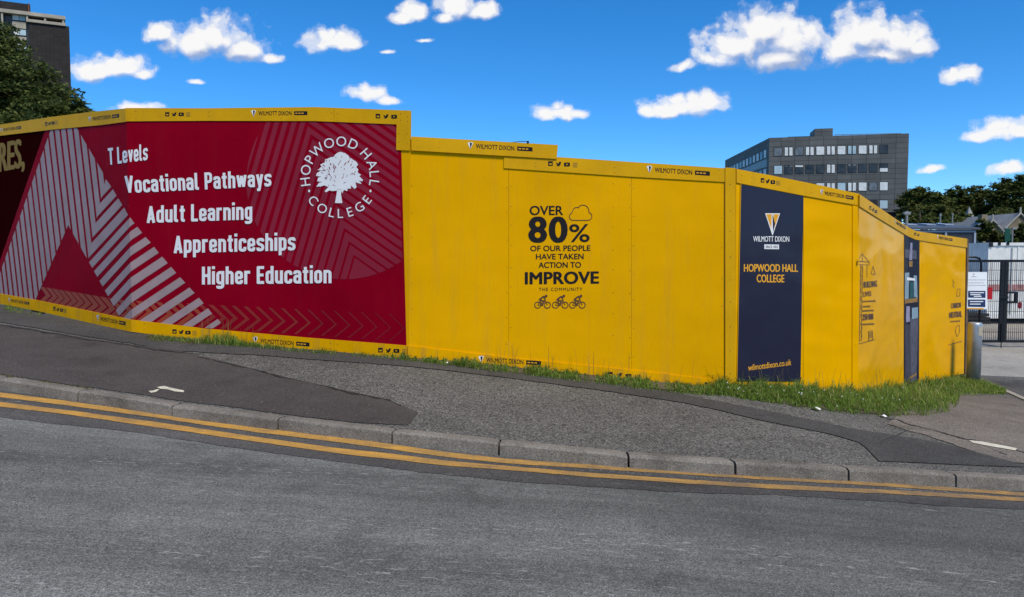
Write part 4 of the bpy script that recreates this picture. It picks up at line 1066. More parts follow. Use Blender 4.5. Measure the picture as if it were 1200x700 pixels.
mb = MB(); mb.add([(pz[0] + .062*math.cos(a), GY-.05, pz[2] + .1*math.sin(a)) for a in np.linspace(0, 2*math.pi, 17)[:-1]] + [(pz[0] + .062*math.cos(a), GY-.035, pz[2] + .1*math.sin(a)) for a in np.linspace(0, 2*math.pi, 17)[:-1]],
       [tuple(range(15, -1, -1)), tuple(range(16, 32))] + [(i, (i+1) % 16, (i+1) % 16 + 16, i + 16) for i in range(16)])
o = mb.build('round_notice', paint('dark_red_sign', (0.16, 0.012, 0.02), .5)); tag(o, 'small oval dark red disc on the right gate leaf below the latch', 'sign')
# curved tubular barrier left of the gate
y_ = GY - 1.2
pts = [at(1118, 301.6, y_), at(1143, 301.6, y_), at(1147.6, 303, y_), at(1149.6, 307, y_), at(1150, 312, y_)]
pts.append(np.array((pts[-1][0], y_, T(pts[-1][0], y_))))
mb = MB(); mb.tube([(pts[0][0], y_, T(pts[0][0], y_))] + pts, .03, 10); o = mb.build('tube_barrier', M_blk, smooth=True)
tag(o, 'black bent tube rail with a rounded corner just in front of the left gate leaf', 'barrier')

# ------------------------------------------------------------------ containers in the yard
def corr(name, col):
    m, t, b, P, g = new_mat(name)
    n1 = t.noise(P, 1.2, 5, .7); st = t.noise(t.mapping(P, (6, 6, .5)), 1.0, 5, .7)
    c = t.mix(t.ramp(n1, [(.35, 0), (.7, 1)]), tuple(x * .75 for x in col), col)
    c = t.mix(t.math('MULTIPLY', t.ramp(st, [(.55, 0), (.72, 1)]), .6), c, (0.16, 0.10, 0.06))
    t.link(c, b.inputs['Base Color']); b.inputs['Roughness'].default_value = .5
    return m
M_cont = corr('container_white', (0.80, 0.80, 0.77)); M_contg = corr('container_grey', (0.56, 0.55, 0.52))
CY = 25.0
c0 = at(1157.5, 302, CY); zt = at(1157.5, 284.5, CY)[2]; zb = zt - 2.55
ct = thing('shipping_container', 'white stained steel container behind the black gate with a red band', 'container', (c0[0] + 3, CY, zb))
x0, x1 = c0[0], c0[0] + 6.06
mb = MB(); mb.box((x0, CY, zb), (x1, CY + 2.4, zt)); mb.build('body', M_cont, ct)
mb = MB()
for k in range(7):
    x = x0 + .02 + k * .99; mb.box((x - .02, CY - .02, zb + .1), (x + .03, CY - .002, zt - .12))
mb.box((x0, CY - .04, zt - .1), (x1, CY - .002, zt)); mb.box((x0, CY - .04, zb), (x1, CY - .002, zb + .16)); mb.build('side_rail', M_cont, ct)
for xx_ in (x0 + .8, x0 + 1.9):
    mb = MB(); mb.tube([(xx_, CY - .035, zb + .12), (xx_, CY - .035, zt - .15)], .017, 8); mb.build('lock_rod', M_contg, ct)
mb = MB(); zr = at(1180, 337, CY)[2]; mb.box((x0 + .04, CY - .024, zr - .10), (x1, CY - .003, zr + .10)); mb.build('red_band', paint('faded_red_band', (0.45, 0.22, 0.21), .6, .25, 3), ct)
for (px_, py_, r_) in ((1161, 287, .07), (1171, 286, .045), (1181, 286, .045)):
    q = at(px_, py_, CY - .04); mb = MB(); mb.box((q[0] - r_, CY - .06, q[2] - r_), (q[0] + r_, CY - .042, q[2] + r_)); mb.build('corner_casting', M_blk, ct)
c2 = at(1155.5, 302, 27.6); zt2 = at(1155.5, 286.5, 27.6)[2]
cg = thing('shipping_container', 'dull grey container end on, left of the white one behind the gate', 'container', (c2[0] - 1.2, 29, zt2 - 2.55))
mb = MB(); mb.box((c2[0] - 2.44, 27.6, zt2 - 2.55), (c2[0], 33.6, zt2)); mb.build('body', M_contg, cg)
mb = MB(); mb.box((c2[0] - 2.44, 27.57, zt2 - .11), (c2[0], 27.598, zt2)); [mb.box((c2[0] - 2.40 + .3 * k, 27.57, zt2 - 2.5), (c2[0] - 2.34 + .3 * k, 27.598, zt2 - .11)) for k in range(8)]; mb.build('end_rail', M_contg, cg)
# dark stack of pallets/rubber between gate and container
q0 = at(1133, 392, 23.4)
mb = MB()
for k in range(3): mb.box((q0[0] - .4, 23.4, T(9, 23.4) + k * .12), (q0[0] + .75 - k*.03, 24.3, T(9, 23.4) + k * .12 + .095))
o = mb.build('pallet_stack', paint('dark_pallets', (0.035, 0.034, 0.034), .8, .2, 4)); tag(o, 'low stack of dark pallets seen through the left gate leaf', 'pallets')

# ------------------------------------------------------------------ grey office block
def cladding(name, c0, c1, px_, pz_, jw=0.02, rough=.35):
    m, t, b, P, g = new_mat(name)
    tc_ = t.node('ShaderNodeTexCoord'); s_ = t.node('ShaderNodeSeparateXYZ'); t.link(tc_.outputs['Object'], s_.inputs[0])
    cxyz = t.node('ShaderNodeCombineXYZ'); t.link(t.math('ADD', s_.outputs[0], t.math('MULTIPLY', s_.outputs[1], .8)), cxyz.inputs[0]); t.link(s_.outputs[2], cxyz.inputs[1])
    br = t.node('ShaderNodeTexBrick'); br.offset = 0; br.inputs['Scale'].default_value = 1; br.inputs['Brick Width'].default_value = px_; br.inputs['Row Height'].default_value = pz_
    br.inputs['Mortar Size'].default_value = jw; br.inputs['Color1'].default_value = c0 + (1,); br.inputs['Color2'].default_value = c1 + (1,); br.inputs['Mortar'].default_value = tuple(x * .5 for x in c0) + (1,)
    t.link(cxyz.outputs[0], br.inputs['Vector'])
    n = t.noise(P, .3, 4, .6); t.link(t.mix(1, br.outputs[0], t.ramp(n, [(.3, .85), (.7, 1.12)]), 'MULTIPLY'), b.inputs['Base Color'])
    b.inputs['Roughness'].default_value = rough; b.inputs['Specular IOR Level'].default_value = .2
    return m
M_clad = cladding('grey_cladding', (0.090, 0.093, 0.093), (0.118, 0.122, 0.122), 2.0, 0.92, .04, .6)
M_clads = cladding('pale_grey_spandrel', (0.15, 0.165, 0.19), (0.19, 0.20, 0.22), 3.0, .8, .03)
M_dark = paint('dark_void', (0.012, 0.013, 0.015), .6)
M_frame = paint('dark_window_frame', (0.02, 0.021, 0.024), .4)
M_glassd = paint('dark_glass', (0.045, 0.048, 0.052), .15, .3, .8, .3)
M_glassl = paint('blue_white_glass', (0.42, 0.55, 0.62), .12, .1, .5)
M_blind = paint('white_blind', (0.70, 0.72, 0.72), .4, .1, 1.2)
M_glassg = paint('grey_glass', (0.16, 0.18, 0.20), .12, .25, .8)
fa, fb, fl = plan(899, 140), plan(1061, 135), plan(848, 172)
W_f, W_l = Wall(fa, fb), Wall(fl, fa)
zt_ = W_f.hit(899, 161.8)[2]; zc = W_f.hit(980, 249.5)[2]
zg = float(T(fa[0], fa[1])) - .3
of = thing('office_block', 'grey clad flat roofed office block with rows of white blinds beyond the hoarding', 'office block', (*(fa + fb) / 2, zg))
cen = np.array([ (fb[0] + fl[0]) / 2, fl[1] + 4])
fr = fb + (fl - fa)
foot = [fa, fb, fr, fl]
mb = MB(); mb.prism([(p[0], p[1], zt_) for p in foot], [(p[0], p[1], zc) for p in foot]); mb.build('cladding', M_clad, of)
inn = [np.array(p) + (np.mean(foot, 0) - np.array(p)) * .04 for p in foot]
mb = MB(); mb.prism([(p[0], p[1], zc - .01) for p in inn], [(p[0], p[1], zg) for p in inn]); mb.build('ground_floor', M_dark, of)
def up_box(px0, px1, pyt, dep0, dep1):
    p0 = W_f.hit(px0, 160, -dep0); p1 = W_f.hit(px1, 160, -dep0); z1 = W_f.hit((px0+px1)/2, pyt, -dep0)[2]
    n3 = np.array([*W_f.n, 0]); d_ = dep1 - dep0
    mb = MB(); bs = [p0, p1, p1 - n3 * d_, p0 - n3 * d_]
    mb.prism([(b_[0], b_[1], z1) for b_ in bs], [(b_[0], b_[1], zt_ - .05) for b_ in bs]); return mb
up_box(957, 978.5, 148.6, 2, 7).build('roof_plant', M_clad, of)
up_box(926, 956.5, 157.0, 3, 9).build('roof_plant', M_dark, of)
M_conc_rail = paint('grey_rail', (0.16, 0.17, 0.18), .6)
mb = MB(); rr_ = [W_f.hit(px_, 157 - (px_-980)*.02, -1.0) for px_ in (980, 1058)]; mb.tube(rr_, .06, 6)
for k in range(9):
    q = rr_[0] + (rr_[1] - rr_[0]) * k / 8; mb.box((q[0]-.04, q[1]-.04, zt_ - .05), (q[0]+.04, q[1]+.04, q[2]))
mb.build('roof_railing', M_conc_rail, of)
ROWS = [(176.5, 'g w2 g w2 w w2 w b2 w w2 d'), (198.0, 'l d2 dh d d w2 d d2 d d gl'), (219.5, 'd d d d w w2 l w2 w g w'), (240.5, 'd d d d d d d d w d l')]
wmat = {'g': M_glassg, 'w': M_blind, 'd': M_glassd, 'l': M_glassl, 'b': M_glassl}
def wpoly(w_, q, f, bk): 
    mb = MB(); mb.prism([w_.hit(x, y, f) for x, y in q], [w_.hit(x, y, bk) for x, y in q]); return mb
for ry, codes in ROWS:
    for k, code in enumerate(codes.split()):
        xc = 911.8 + 12.38 * k; y = ry - 0.0 + (5 - k) * .32 * (302 - ry) / 126
        w2 = 4.55; h2 = 4.75
        f_ = wpoly(W_f, [(xc - w2 - .5, y - h2 - .6), (xc + w2 + .5, y - h2 - .6), (xc + w2 + .5, y + h2 + .5), (xc - w2 - .5, y + h2 + .5)], .05, .003).build('window', M_frame, of)
        parts = [(xc - w2, xc + w2, y - h2, y + h2, code[0])]
        if len(code) > 1 and code[1] == '2':
            parts = [(xc - w2, xc - .7, y - h2, y + h2, code[0]), (xc + .8, xc + w2, y - h2, y + (h2 if k % 2 else h2 * .3), code[0])]
            if code[0] == 'd': parts = [(xc - w2, xc - 1.2, y - h2, y - h2 + 1.6, 'g'), (xc + 1, xc + w2, y - h2, y - h2 + 1.4, 'g'), (xc - w2, xc + w2, y - h2 + 1.7, y + h2, 'd')]
        if code == 'dh': parts = [(xc - w2, xc + w2, y - h2, y - h2 + 1.7, 'w'), (xc - w2, xc + w2, y - h2 + 1.8, y + h2, 'd')]
        if code == 'gl': parts = [(xc - w2, xc + w2, y - h2, y + .5, 'd'), (xc - w2, xc + w2, y + .6, y + h2, 'w')]
        for mk in set(p_[4] for p_ in parts):
            mb = MB()
            for (xa, xb, ya, yb, c_) in parts:
                if c_ == mk: mb.poly([W_f.hit(x, yy, .055) for x, yy in ((xa, ya), (xb, ya), (xb, yb), (xa, yb))])
            mb.build('pane', wmat[mk], f_)
# side wing windows: long strips under the sloping roof line
def wing(y_at_899, y_at_848, n, h0, h1):
    for k in range(n):
        xa = 898.2 - (1 - (1 - k / n) ** 1.25) * 50; xb = 898.2 - (1 - (1 - (k + .62) / n) ** 1.25) * 50
        ya = y_at_899 + (898.5 - xa) / 50 * (y_at_848 - y_at_899); yb = y_at_899 + (898.5 - xb) / 50 * (y_at_848 - y_at_899)
        ha, hb = h0 + (h1 - h0) * (898.5 - xa) / 50, h0 + (h1 - h0) * (898.5 - xb) / 50
        f_ = wpoly(W_l, [(xb - .25, yb - hb - .3), (xa + .25, ya - ha - .3), (xa + .25, ya + ha + .3), (xb - .25, yb + hb + .3)], .05, .003).build('window', M_frame, of)
        mb = MB(); mb.poly([W_l.hit(x, y, .055) for x, y in ((xb, yb - hb), (xa, ya - ha), (xa, ya + ha), (xb, yb + hb))]); mb.build('pane', [M_blind, M_glassg, M_blind][k % 3], f_)
wing(180, 202.5, 14, 4.5, 3.0); wing(202, 218, 12, 4.2, 3.0)
wpoly(W_l, [(898.6,186.2),(898.6,195.4),(849,211.5),(849,207.2)], .02, .003).build('spandrel', M_clads, of)

# ------------------------------------------------------------------ brick tower at the left
M_tbrick = cladding('dark_brown_brick', (0.027, 0.024, 0.024), (0.036, 0.031, 0.031), .9, .3, .02, .85)
M_conc = paint('pale_concrete', (0.38, 0.34, 0.28), .8, .12, .5)
ta, tb = plan(-60, 146), plan(82, 155)
W_t = Wall(ta, tb); nt3 = np.array([*W_t.n, 0])
tg = float(T(tb[0], tb[1]))
tw = thing('tower_block', 'dark brick tower block with an open concrete roof frame behind the left tree', 'tower block', (*(ta + tb) / 2, tg))
zroof = W_t.hit(79, 31)[2]
bs = [W_t.hit(34, 31), W_t.hit(81, 31)]; vd = np.array([*(bs[1][:2] / np.linalg.norm(bs[1][:2])), 0]); bs = [bs[0], bs[1], bs[1] + vd * 14 - np.array((.6, 0, 0)), bs[0] + vd * 14]
mb = MB(); mb.prism([(p[0], p[1], zroof) for p in bs], [(p[0], p[1], tg) for p in bs]); mb.build('brick_wall', M_tbrick, tw)
bs = [W_t.hit(-60, 31, -.8), W_t.hit(33.6, 31, -.8)]; bs = [bs[0], bs[1], bs[1] - nt3 * 13, bs[0] - nt3 * 13]
mb = MB(); mb.prism([(p[0], p[1], zroof + 1.5) for p in bs], [(p[0], p[1], tg) for p in bs]); mb.build('window_wall', M_glassd, tw)
# horizontals run level in space: use heights at the corner
zz0 = [W_t.hit(79, y)[2] for y in (20.2, 24.2, 28.2, 31.4)]
def tbox(pxa, pxb, za, zb_, f, bk, name, mat):
    a_, b_ = W_t.hit(pxa, 100, f), W_t.hit(pxb, 100, f); a2, b2 = W_t.hit(pxa, 100, bk), W_t.hit(pxb, 100, bk)
    if bk < -5: b2 = b_ + np.array([*(b_[:2] / np.linalg.norm(b_[:2])), 0]) * 14 - np.array((.5, 0, 0))
    mb = MB(); mb.prism([(p[0], p[1], zb_) for p in (a_, b_, b2, a2)], [(p[0], p[1], za) for p in (a_, b_, b2, a2)]); return mb.build(name, mat, tw)
tbox(-60, 79.4, zz0[1], zz0[0], .5, -14, 'roof_slab', M_conc); tbox(33.6, 79.4, zz0[3], zz0[2], .35, -.5, 'parapet_beam', M_conc)
for x in (5.5, 34.6, 55.5, 76.6): tbox(x - 1, x + 1.2, zz0[2] if x > 30 else zz0[3] - 9, zz0[1], .3, -1.0, 'column', M_conc)
tbox(36, 76, zz0[2], zz0[1], -3, -13, 'roof_core', M_dark)
for k in range(6):
    tbox(16.6, 32.4, zz0[3] - 1.3 - 2.9 * k, zz0[3] - .05 - 2.9 * k, -.5, -.79, 'spandrel', M_conc)
    tbox(17, 24.4, zz0[3] + .3 - 2.9 * k, zz0[3] + 1.4 - 2.9 * k, -.6, -.79, 'window', M_blind); tbox(25, 32, zz0[3] + .3 - 2.9 * k, zz0[3] + 1.4 - 2.9 * k, -.6, -.79, 'window', M_glassl)
    tbox(-40, 4, zz0[3] + .3 - 2.9 * k, zz0[3] + 1.5 - 2.9 * k, -.6, -.79, 'window', M_glassg)
tbox(-60, 37.6, zz0[0] + .01, W_t.hit(37, 3)[2], -1.5, -9, 'plant_room', M_tbrick)
tbox(35.4, 36.6, zz0[0] + .01, W_t.hit(37, 2)[2], -1.2, -1.49, 'drain_pipe', paint('rust_pipe', (0.2, 0.07, 0.03), .7))

# ------------------------------------------------------------------ foliage
def translucent(t, m, b, col, fac):
    tr = t.node('ShaderNodeBsdfTranslucent'); t.link(col, tr.inputs['Color'])
    mx = t.node('ShaderNodeMixShader'); mx.inputs[0].default_value = fac
    t.link(b.outputs[0], mx.inputs[1]); t.link(tr.outputs[0], mx.inputs[2])
    t.link(mx.outputs[0], m.node_tree.nodes['Material Output'].inputs['Surface'])
def foliage(name, cdark, clight):
    m, t, b, P, g = new_mat(name)
    rnd = g.outputs['Random Per Island']
    n = t.noise(P, .55, 4, .65)
    f = t.math('MULTIPLY_ADD', rnd, .5, t.math('MULTIPLY_ADD', n, 1.1, -.28))
    col = t.mix(t.ramp(f, [(.2, 0), (.8, 1)]), cdark, clight)
    t.link(col, b.inputs['Base Color']); b.inputs['Roughness'].default_value = .6
    b.inputs['Specular IOR Level'].default_value = .12
    translucent(t, m, b, col, .35)
    return m
M_leafA = foliage('leaves_left', (0.030, 0.044, 0.012), (0.135, 0.165, 0.045))
M_leafB = foliage('leaves_dark', (0.020, 0.032, 0.008), (0.095, 0.120, 0.030))
M_leafC = foliage('leaves_olive', (0.045, 0.062, 0.014), (0.15, 0.175, 0.045))
M_leafD = foliage('leaves_mid', (0.030, 0.044, 0.010), (0.125, 0.14, 0.034))
M_bark = paint('bark', (0.07, 0.052, 0.04), .9, .2, 5)
def tree(name, label, cat, base, H, lobes, leafmat, nleaf, leafsz, trunk_r, group=None, droop=0.0, seed=1):
    rg = np.random.default_rng(seed); base = np.asarray(base, float)
    t_ = thing(name, label, cat, base, group)
    ctr = np.mean([l[0] for l in lobes], 0)
    mb = MB(); top = ctr + np.array((0, 0, H * .12))
    mb.tube([base + np.array((0, 0, -.3)), base * .6 + np.array([*(base[:2]*.4 + (ctr[:2]-base[:2])*.1), base[2]*.4 + (ctr[2]-base[2])*.4]), ctr, top], [trunk_r, trunk_r * .8, trunk_r * .5, trunk_r * .15], 9)
    for l in lobes:
        st = base + (ctr - base) * rg.uniform(.5, .95); e_ = np.asarray(l[0])
        md = (st + e_) / 2 + rg.normal(0, .03, 3) * H
        mb.tube([st, md, e_], [trunk_r * .4, trunk_r * .25, trunk_r * .08], 6)
    mb.build('trunk', M_bark, t_, True)
    vol = np.array([l[1][0] * l[1][1] * l[1][2] for l in lobes]) ** .7; vol /= vol.sum()
    # sub clumps
    V = []; F = []
    ncl = max(40, nleaf // 44)
    which = rg.choice(len(lobes), ncl, p=vol)
    for k in which:
        c_, r_ = np.asarray(lobes[k][0]), np.asarray(lobes[k][1])
        d_ = rg.normal(size=3); d_ /= np.linalg.norm(d_); d_[2] = d_[2] if d_[2] > -.5 else d_[2] * .5
        cc = c_ + d_ * r_ * rg.uniform(.55, 1.06)
        cs = min(r_) * rg.uniform(.13, .27)
        n = max(6, int(nleaf / ncl * rg.uniform(.6, 1.4)))
        pts = cc + rg.normal(size=(n, 3)) * cs * np.array((1, 1, .42)); pts[:, 2] -= droop * ((pts[:, :2] - cc[:2]) ** 2).sum(1) ** .5
        for p in pts:
            a = rg.normal(size=3); a[2] *= .5; a[2] -= droop; a /= np.linalg.norm(a); nrm = rg.normal(size=3) * .8 + np.array((0, 0, 1.3)) + d_ * .8
            b_ = np.cross(nrm, a); b_ /= np.linalg.norm(b_) + 1e-9; s_ = leafsz * rg.uniform(.6, 1.35)
            i = len(V); V += [p - a * s_, p + b_ * s_ * .42, p + a * s_, p - b_ * s_ * .42]; F.append((i, i+1, i+2, i+3))
    mesh_obj('crown', V, F, leafmat, t_)
    return t_
def lobes_px(spec, Y, dscale=1.0):
    out = []
    for (x, y, rx, ry, dy) in spec:
        out.append((at(x, y, Y + dy), (rx / FOC * (Y+dy), rx / FOC * (Y+dy) * dscale, ry / FOC * (Y+dy))))
    return out
tb_ = at(10, 300, 36); tb_[2] = T(tb_[0], tb_[1])
tree('tree', 'big dark green tree rising over the left end of the red hoarding', 'tree', tb_, 12,
     lobes_px([(5,58,26,28,0),(-30,60,40,40,0),(20,95,40,32,-1),(-20,120,60,40,0),(55,112,32,28,0),(45,132,34,22,-2),(80,135,22,18,1),(30,145,60,30,0),(-10,85,40,40,1),(88,148,20,20,0)], 36), M_leafA, 42000, .115, .35, seed=3, droop=.3)
tb_ = at(95, 300, 34); tb_[2] = T(tb_[0], tb_[1])
tree('shrub', 'leafy bush top peeping over the hoarding at the foot of the big left tree', 'shrub', tb_, 8, lobes_px([(90,135,16,15,0),(98,148,12,18,0),(78,150,20,20,0)], 34), M_leafC, 2600, .15, .15, seed=4)
def bgtree(label, px_, Y, spec, mat, n, sz, seed, group='trees on the far hillside', droop=0, cat='tree'):
    b_ = at(px_, 300, Y); b_[2] = T(b_[0], b_[1])
    return tree('tree' if cat == 'tree' else 'shrub', label, cat, b_, 10, lobes_px(spec, Y), mat, n, sz, .3, group, droop, seed)
bgtree('dark hillside tree close to the right edge of the grey office block', 1084, 125, [(1078,234,17,13,0),(1092,236,14,12,-3),(1068,241,13,13,0),(1102,244,11,12,-2),(1085,252,26,12,-4),(1112,256,12,10,0)], M_leafD, 14400, .34, 11)
bgtree('rounded dark tree left of the church spire on the hill', 1122, 132, [(1121,231,11,12,0),(1113,239,12,12,0),(1128,240,11,12,0),(1120,252,18,12,0)], M_leafB, 9600, .34, 12)
bgtree('broad dark tree rising behind the church spire', 1147, 135, [(1142,228,11,10,0),(1155,229,10,10,0),(1148,240,18,14,0),(1150,255,20,14,0),(1136,246,10,14,0)], M_leafB, 11200, .34, 13)
bgtree('tallest dark tree at the right edge of the picture', 1190, 128, [(1180,222,14,13,0),(1196,216,18,12,0),(1214,222,18,16,0),(1172,234,13,12,0),(1190,240,26,18,0),(1210,248,24,18,0),(1176,254,20,14,0)], M_leafB, 16000, .34, 14)
bgtree('rounded lighter green tree with drooping twigs behind the stone houses', 1173, 95, [(1172,249,13,8,0),(1165,256,9,8,0),(1181,256,9,8,0),(1173,262,15,8,0)], M_leafC, 4200, .26, 15, droop=.7)
bgtree('pale olive bushes beneath the hillside trees, right of the lamp posts', 1122, 88, [(1118,258,9,6,0),(1128,256,8,7,0),(1136,260,7,6,0),(1110,261,8,5,0)], M_leafC, 3200, .24, 16, 'bushes on the far hillside', 0, 'shrub')
bgtree('olive bushes beside the grey office block, above the dark shed', 1085, 84, [(1070,262,10,6,0),(1082,260,11,7,0),(1095,261,11,6,0),(1064,258,6,8,0)], M_leafC, 3600, .24, 17, 'bushes on the far hillside', 0, 'shrub')
bgtree('dark bush in front of the stone houses, right of the dark shed', 1158, 58, [(1153,268,9,11,0),(1148,276,10,10,0),(1162,278,12,8,0),(1172,281,10,7,0)], M_leafD, 3800, .17, 18, 'bushes on the far hillside', 0, 'shrub')
bgtree('dark bush at the right edge above the white container', 1195, 55, [(1194,277,9,8,0),(1203,272,10,11,0),(1184,282,10,6,0),(1208,278,14,10,0)], M_leafB, 3800, .17, 19, 'bushes on the far hillside', 0, 'shrub')

# ------------------------------------------------------------------ church, houses, shed, posts
M_stone = paint('blackened_stone', (0.24, 0.19, 0.13), .9, .2, .8); M_slate = paint('slate_roof', (0.30, 0.295, 0.28), .6, .15, .8)
M_stonel = paint('pale_coping', (0.36, 0.33, 0.29), .8, .1)
YC = 105.0
def PZ(py, Y): return at(600, py, Y)[2]
def PX(px_, Y): return at(px_, 302, Y)[0]
g0 = T(PX(1141, YC), YC)
ch = thing('church', 'small stone church with a slender slate spire among the hillside trees', 'church', (PX(1143, YC), YC, g0))
x0, x1 = PX(1134.5, YC), PX(1151, YC)
mb = MB(); mb.box((x0, YC, g0 - .5), (x1, YC + 8, PZ(265, YC))); mb.build('wall', M_stone, ch)
ze, zr_ = PZ(265, YC), PZ(257, YC)
mb = MB(); mb.add([(x0-.2, YC-.3, ze), (x1+.2, YC-.3, ze), (x1+.2, YC+8.3, ze), (x0-.2, YC+8.3, ze), (x0-.2, YC+4, zr_), (x1+.2, YC+4, zr_)], [(0,1,5,4),(2,3,4,5),(0,4,3),(1,2,5),(3,2,1,0)]); mb.build('roof', M_slate, ch)
xs_ = PX(1141.6, YC); w_ = .34
mb = MB(); mb.box((xs_-w_, YC+1.2, ze), (xs_+w_, YC+1.2+2*w_, PZ(253.5, YC))); mb.build('bell_turret', M_stone, ch)
mb = MB(); w_ = .46; yc_ = YC + 1.54; zs = PZ(253.4, YC); mb.add([(xs_-w_, yc_-w_, zs), (xs_+w_, yc_-w_, zs), (xs_+w_, yc_+w_, zs), (xs_-w_, yc_+w_, zs), (xs_, yc_, PZ(241.2, YC))], [(0,1,4),(1,2,4),(2,3,4),(3,0,4),(3,2,1,0)]); mb.build('spire', M_slate, ch)
YH = 78.0
def house(label, xa, xr, xb, ya, ye, depth, ridge_to=None, chim=None):
    """gable facing the camera; xa..xb eaves, xr apex"""
    gx = PX(xr, YH); g_ = T(gx, YH); h = thing('stone_house', label, 'house', (gx, YH, g_), 'stone houses on the hill')
    A, B, Cx = PX(xa, YH), PX(xb, YH), PX(xr, YH); zE, zA = PZ(ye, YH), PZ(ya, YH)
    mb = MB(); mb.prism([(A, YH, g_-.5), (B, YH, g_-.5), (B, YH, zE), (Cx, YH, zA), (A, YH, zE)], [(A, YH+depth, g_-.5), (B, YH+depth, g_-.5), (B, YH+depth, zE), (Cx, YH+depth, zA), (A, YH+depth, zE)]); mb.build('wall', M_stone, h)
    mb = MB()
    for (e0, s_) in ((A - .25, -1), (B + .25, 1)):
        dz = (zA - zE) / abs(Cx - (A if s_ < 0 else B)) * .25
        f4 = [(e0, YH-.12, zE - dz + .02), (Cx, YH-.12, zA + .03), (Cx, YH+depth+.2, zA + .03), (e0, YH+depth+.2, zE - dz + .02)]
        mb.prism([(p[0], p[1], p[2] + .14) for p in f4], f4)
    mb.build('roof', M_slate, h)
    mb = MB()
    for e0 in (A - .2, B + .2):
        mb.tube([(e0, YH - .16, zE), (Cx, YH - .16, zA + .12)], .09, 6)
    mb.tube([(Cx, YH - .1, zA), (Cx, YH - .1, zA + .75)], [.12, .07], 6); mb.build('coping', M_stonel, h)
    if chim:
        c_ = PX(chim, YH); mb = MB(); mb.box((c_-.3, YH+1.5, zE), (c_+.3, YH+2.2, zA + .8)); mb.build('chimney', M_stone, h)
    return h
house('stone house gable with pale coping, between the drooping tree and the right edge', 1178, 1193, 1208, 251.5, 268, 9)
house('stone house whose gable shows just right of the church spire', 1150.5, 1161, 1172, 259.5, 272, 9, chim=1163)
mb = MB(); xa, xb = PX(1164, YH+4), PX(1184, YH+4); ze, zr_ = PZ(273, YH+4), PZ(264, YH+6)
hl = thing('stone_house', 'slate roofed stone range linking the two gabled houses', 'house', ((xa+xb)/2, YH+5, T((xa+xb)/2, YH+5)), 'stone houses on the hill')
mb = MB(); mb.box((xa, YH+3.2, T(xa, YH) - .5), (xb, YH+8, ze)); mb.build('wall', M_stone, hl)
mb = MB(); mb.prism([(xa, YH+2.9, ze), (xb, YH+2.9, ze), (xb, YH+5.5, zr_), (xa, YH+5.5, zr_)], [(xa, YH+8.3, ze), (xb, YH+8.3, ze), (xb, YH+5.6, zr_ - .1), (xa, YH+5.6, zr_ - .1)]); mb.build('roof', M_slate, hl)
YS = 47.0
M_shed = paint('dark_blue_shed', (0.035, 0.042, 0.055), .45, .1, .6); M_shedr = paint('shed_roof', (0.075, 0.085, 0.105), .45, .1, .6); M_roofl = paint('roof_light', (0.30, 0.34, 0.42), .3)
xa, xb = PX(1052, YS), PX(1142, YS); gs_ = T(xb, YS)
sh = thing('metal_shed', 'long low dark blue metal shed with roof lights behind the last yellow hoarding', 'shed', ((xa+xb)/2, YS, gs_))
zr_, ze = PZ(263.8, YS+5), PZ(269.5, YS)
mb = MB(); mb.box((xa, YS, gs_ - .5), (xb, YS+5, ze)); mb.build('wall', M_shed, sh)
mb = MB(); f4 = [(xa-.2, YS-.2, ze + .01), (xb+.2, YS-.2, ze + .01), (xb+.2, YS+5.2, zr_), (xa-.2, YS+5.2, zr_)]; mb.prism([(p[0], p[1], p[2] + .12) for p in f4], f4); mb.build('roof', M_shedr, sh)
for px_ in (1090, 1113, 1135):
    xa_ = PX(px_ - 5, YS); xb_ = PX(px_ + 6, YS); k = (zr_ - ze) / 5.4
    mb = MB(); f4 = [(xa_, YS + 2.2, ze + .15 + k*2.4), (xb_, YS + 2.2, ze + .15 + k*2.4), (xb_, YS + 3.4, ze + .15 + k*3.6), (xa_, YS + 3.4, ze + .15 + k*3.6)]; mb.prism([(p[0], p[1], p[2] + .06) for p in f4], f4); mb.build('roof_light', M_roofl, sh)
mb = MB(); mb.box((xa, YS - .06, ze - .16), (xb, YS - .005, ze - .05)); mb.build('gutter', M_roofl, sh)
for px_ in (1107, 1141): mb = MB(); q = PX(px_, YS); mb.box((q-.06, YS - .08, gs_), (q+.06, YS - .004, ze - .17)); mb.build('down_pipe', M_roofl, sh)
M_pole = paint('grey_pole_paint', (0.22, 0.23, 0.23), .5)
def pole(label, px_, pyt, Y, r, arm=None, name='street_lamp', cat='street lamp', mat=None):
    x = PX(px_, Y); g_ = T(x, Y); zt_ = PZ(pyt, Y); t_ = thing(name, label, cat, (x, Y, g_))
    mb = MB(); mb.tube([(x, Y, g_ - .2), (x, Y, zt_)], [r * 1.3, r], 8); mb.build('pole', mat or M_pole, t_)
    if arm:
        mb = MB(); (a0, a1, ya) = arm; mb.box((PX(a0, Y), Y - .07, PZ(ya, Y) - .06), (PX(a1, Y), Y + .07, PZ(ya, Y) + .06)); mb.build('lamp_head', mat or M_pole, t_)
    return t_
pole('grey post with a crossbar right of the office block', 1061.3, 247.4, 34, .055, (1057.6, 1065, 250))
pole('thin lamp post in front of the bushes, left one of two', 1100.5, 250, 60, .06, (1099.3, 1101.7, 252.5))
pole('thin plain lamp post in front of the bushes, right one of two', 1114.6, 251, 60, .05, (1113.8, 1115.4, 251))
pole('lamp post with a sideways head above the white container', 1185.3, 266.5, 50, .05, (1184.6, 1190, 268))
x = PX(1178.6, 50); zt_ = PZ(267, 50); t_ = thing('road_sign', 'green road sign on a grey post above the white container', 'road sign', (x, 50, T(x, 50)))
mb = MB(); mb.tube([(x, 50, T(x, 50)), (x, 50, zt_)], .05, 8); mb.build('post', M_galv, t_)
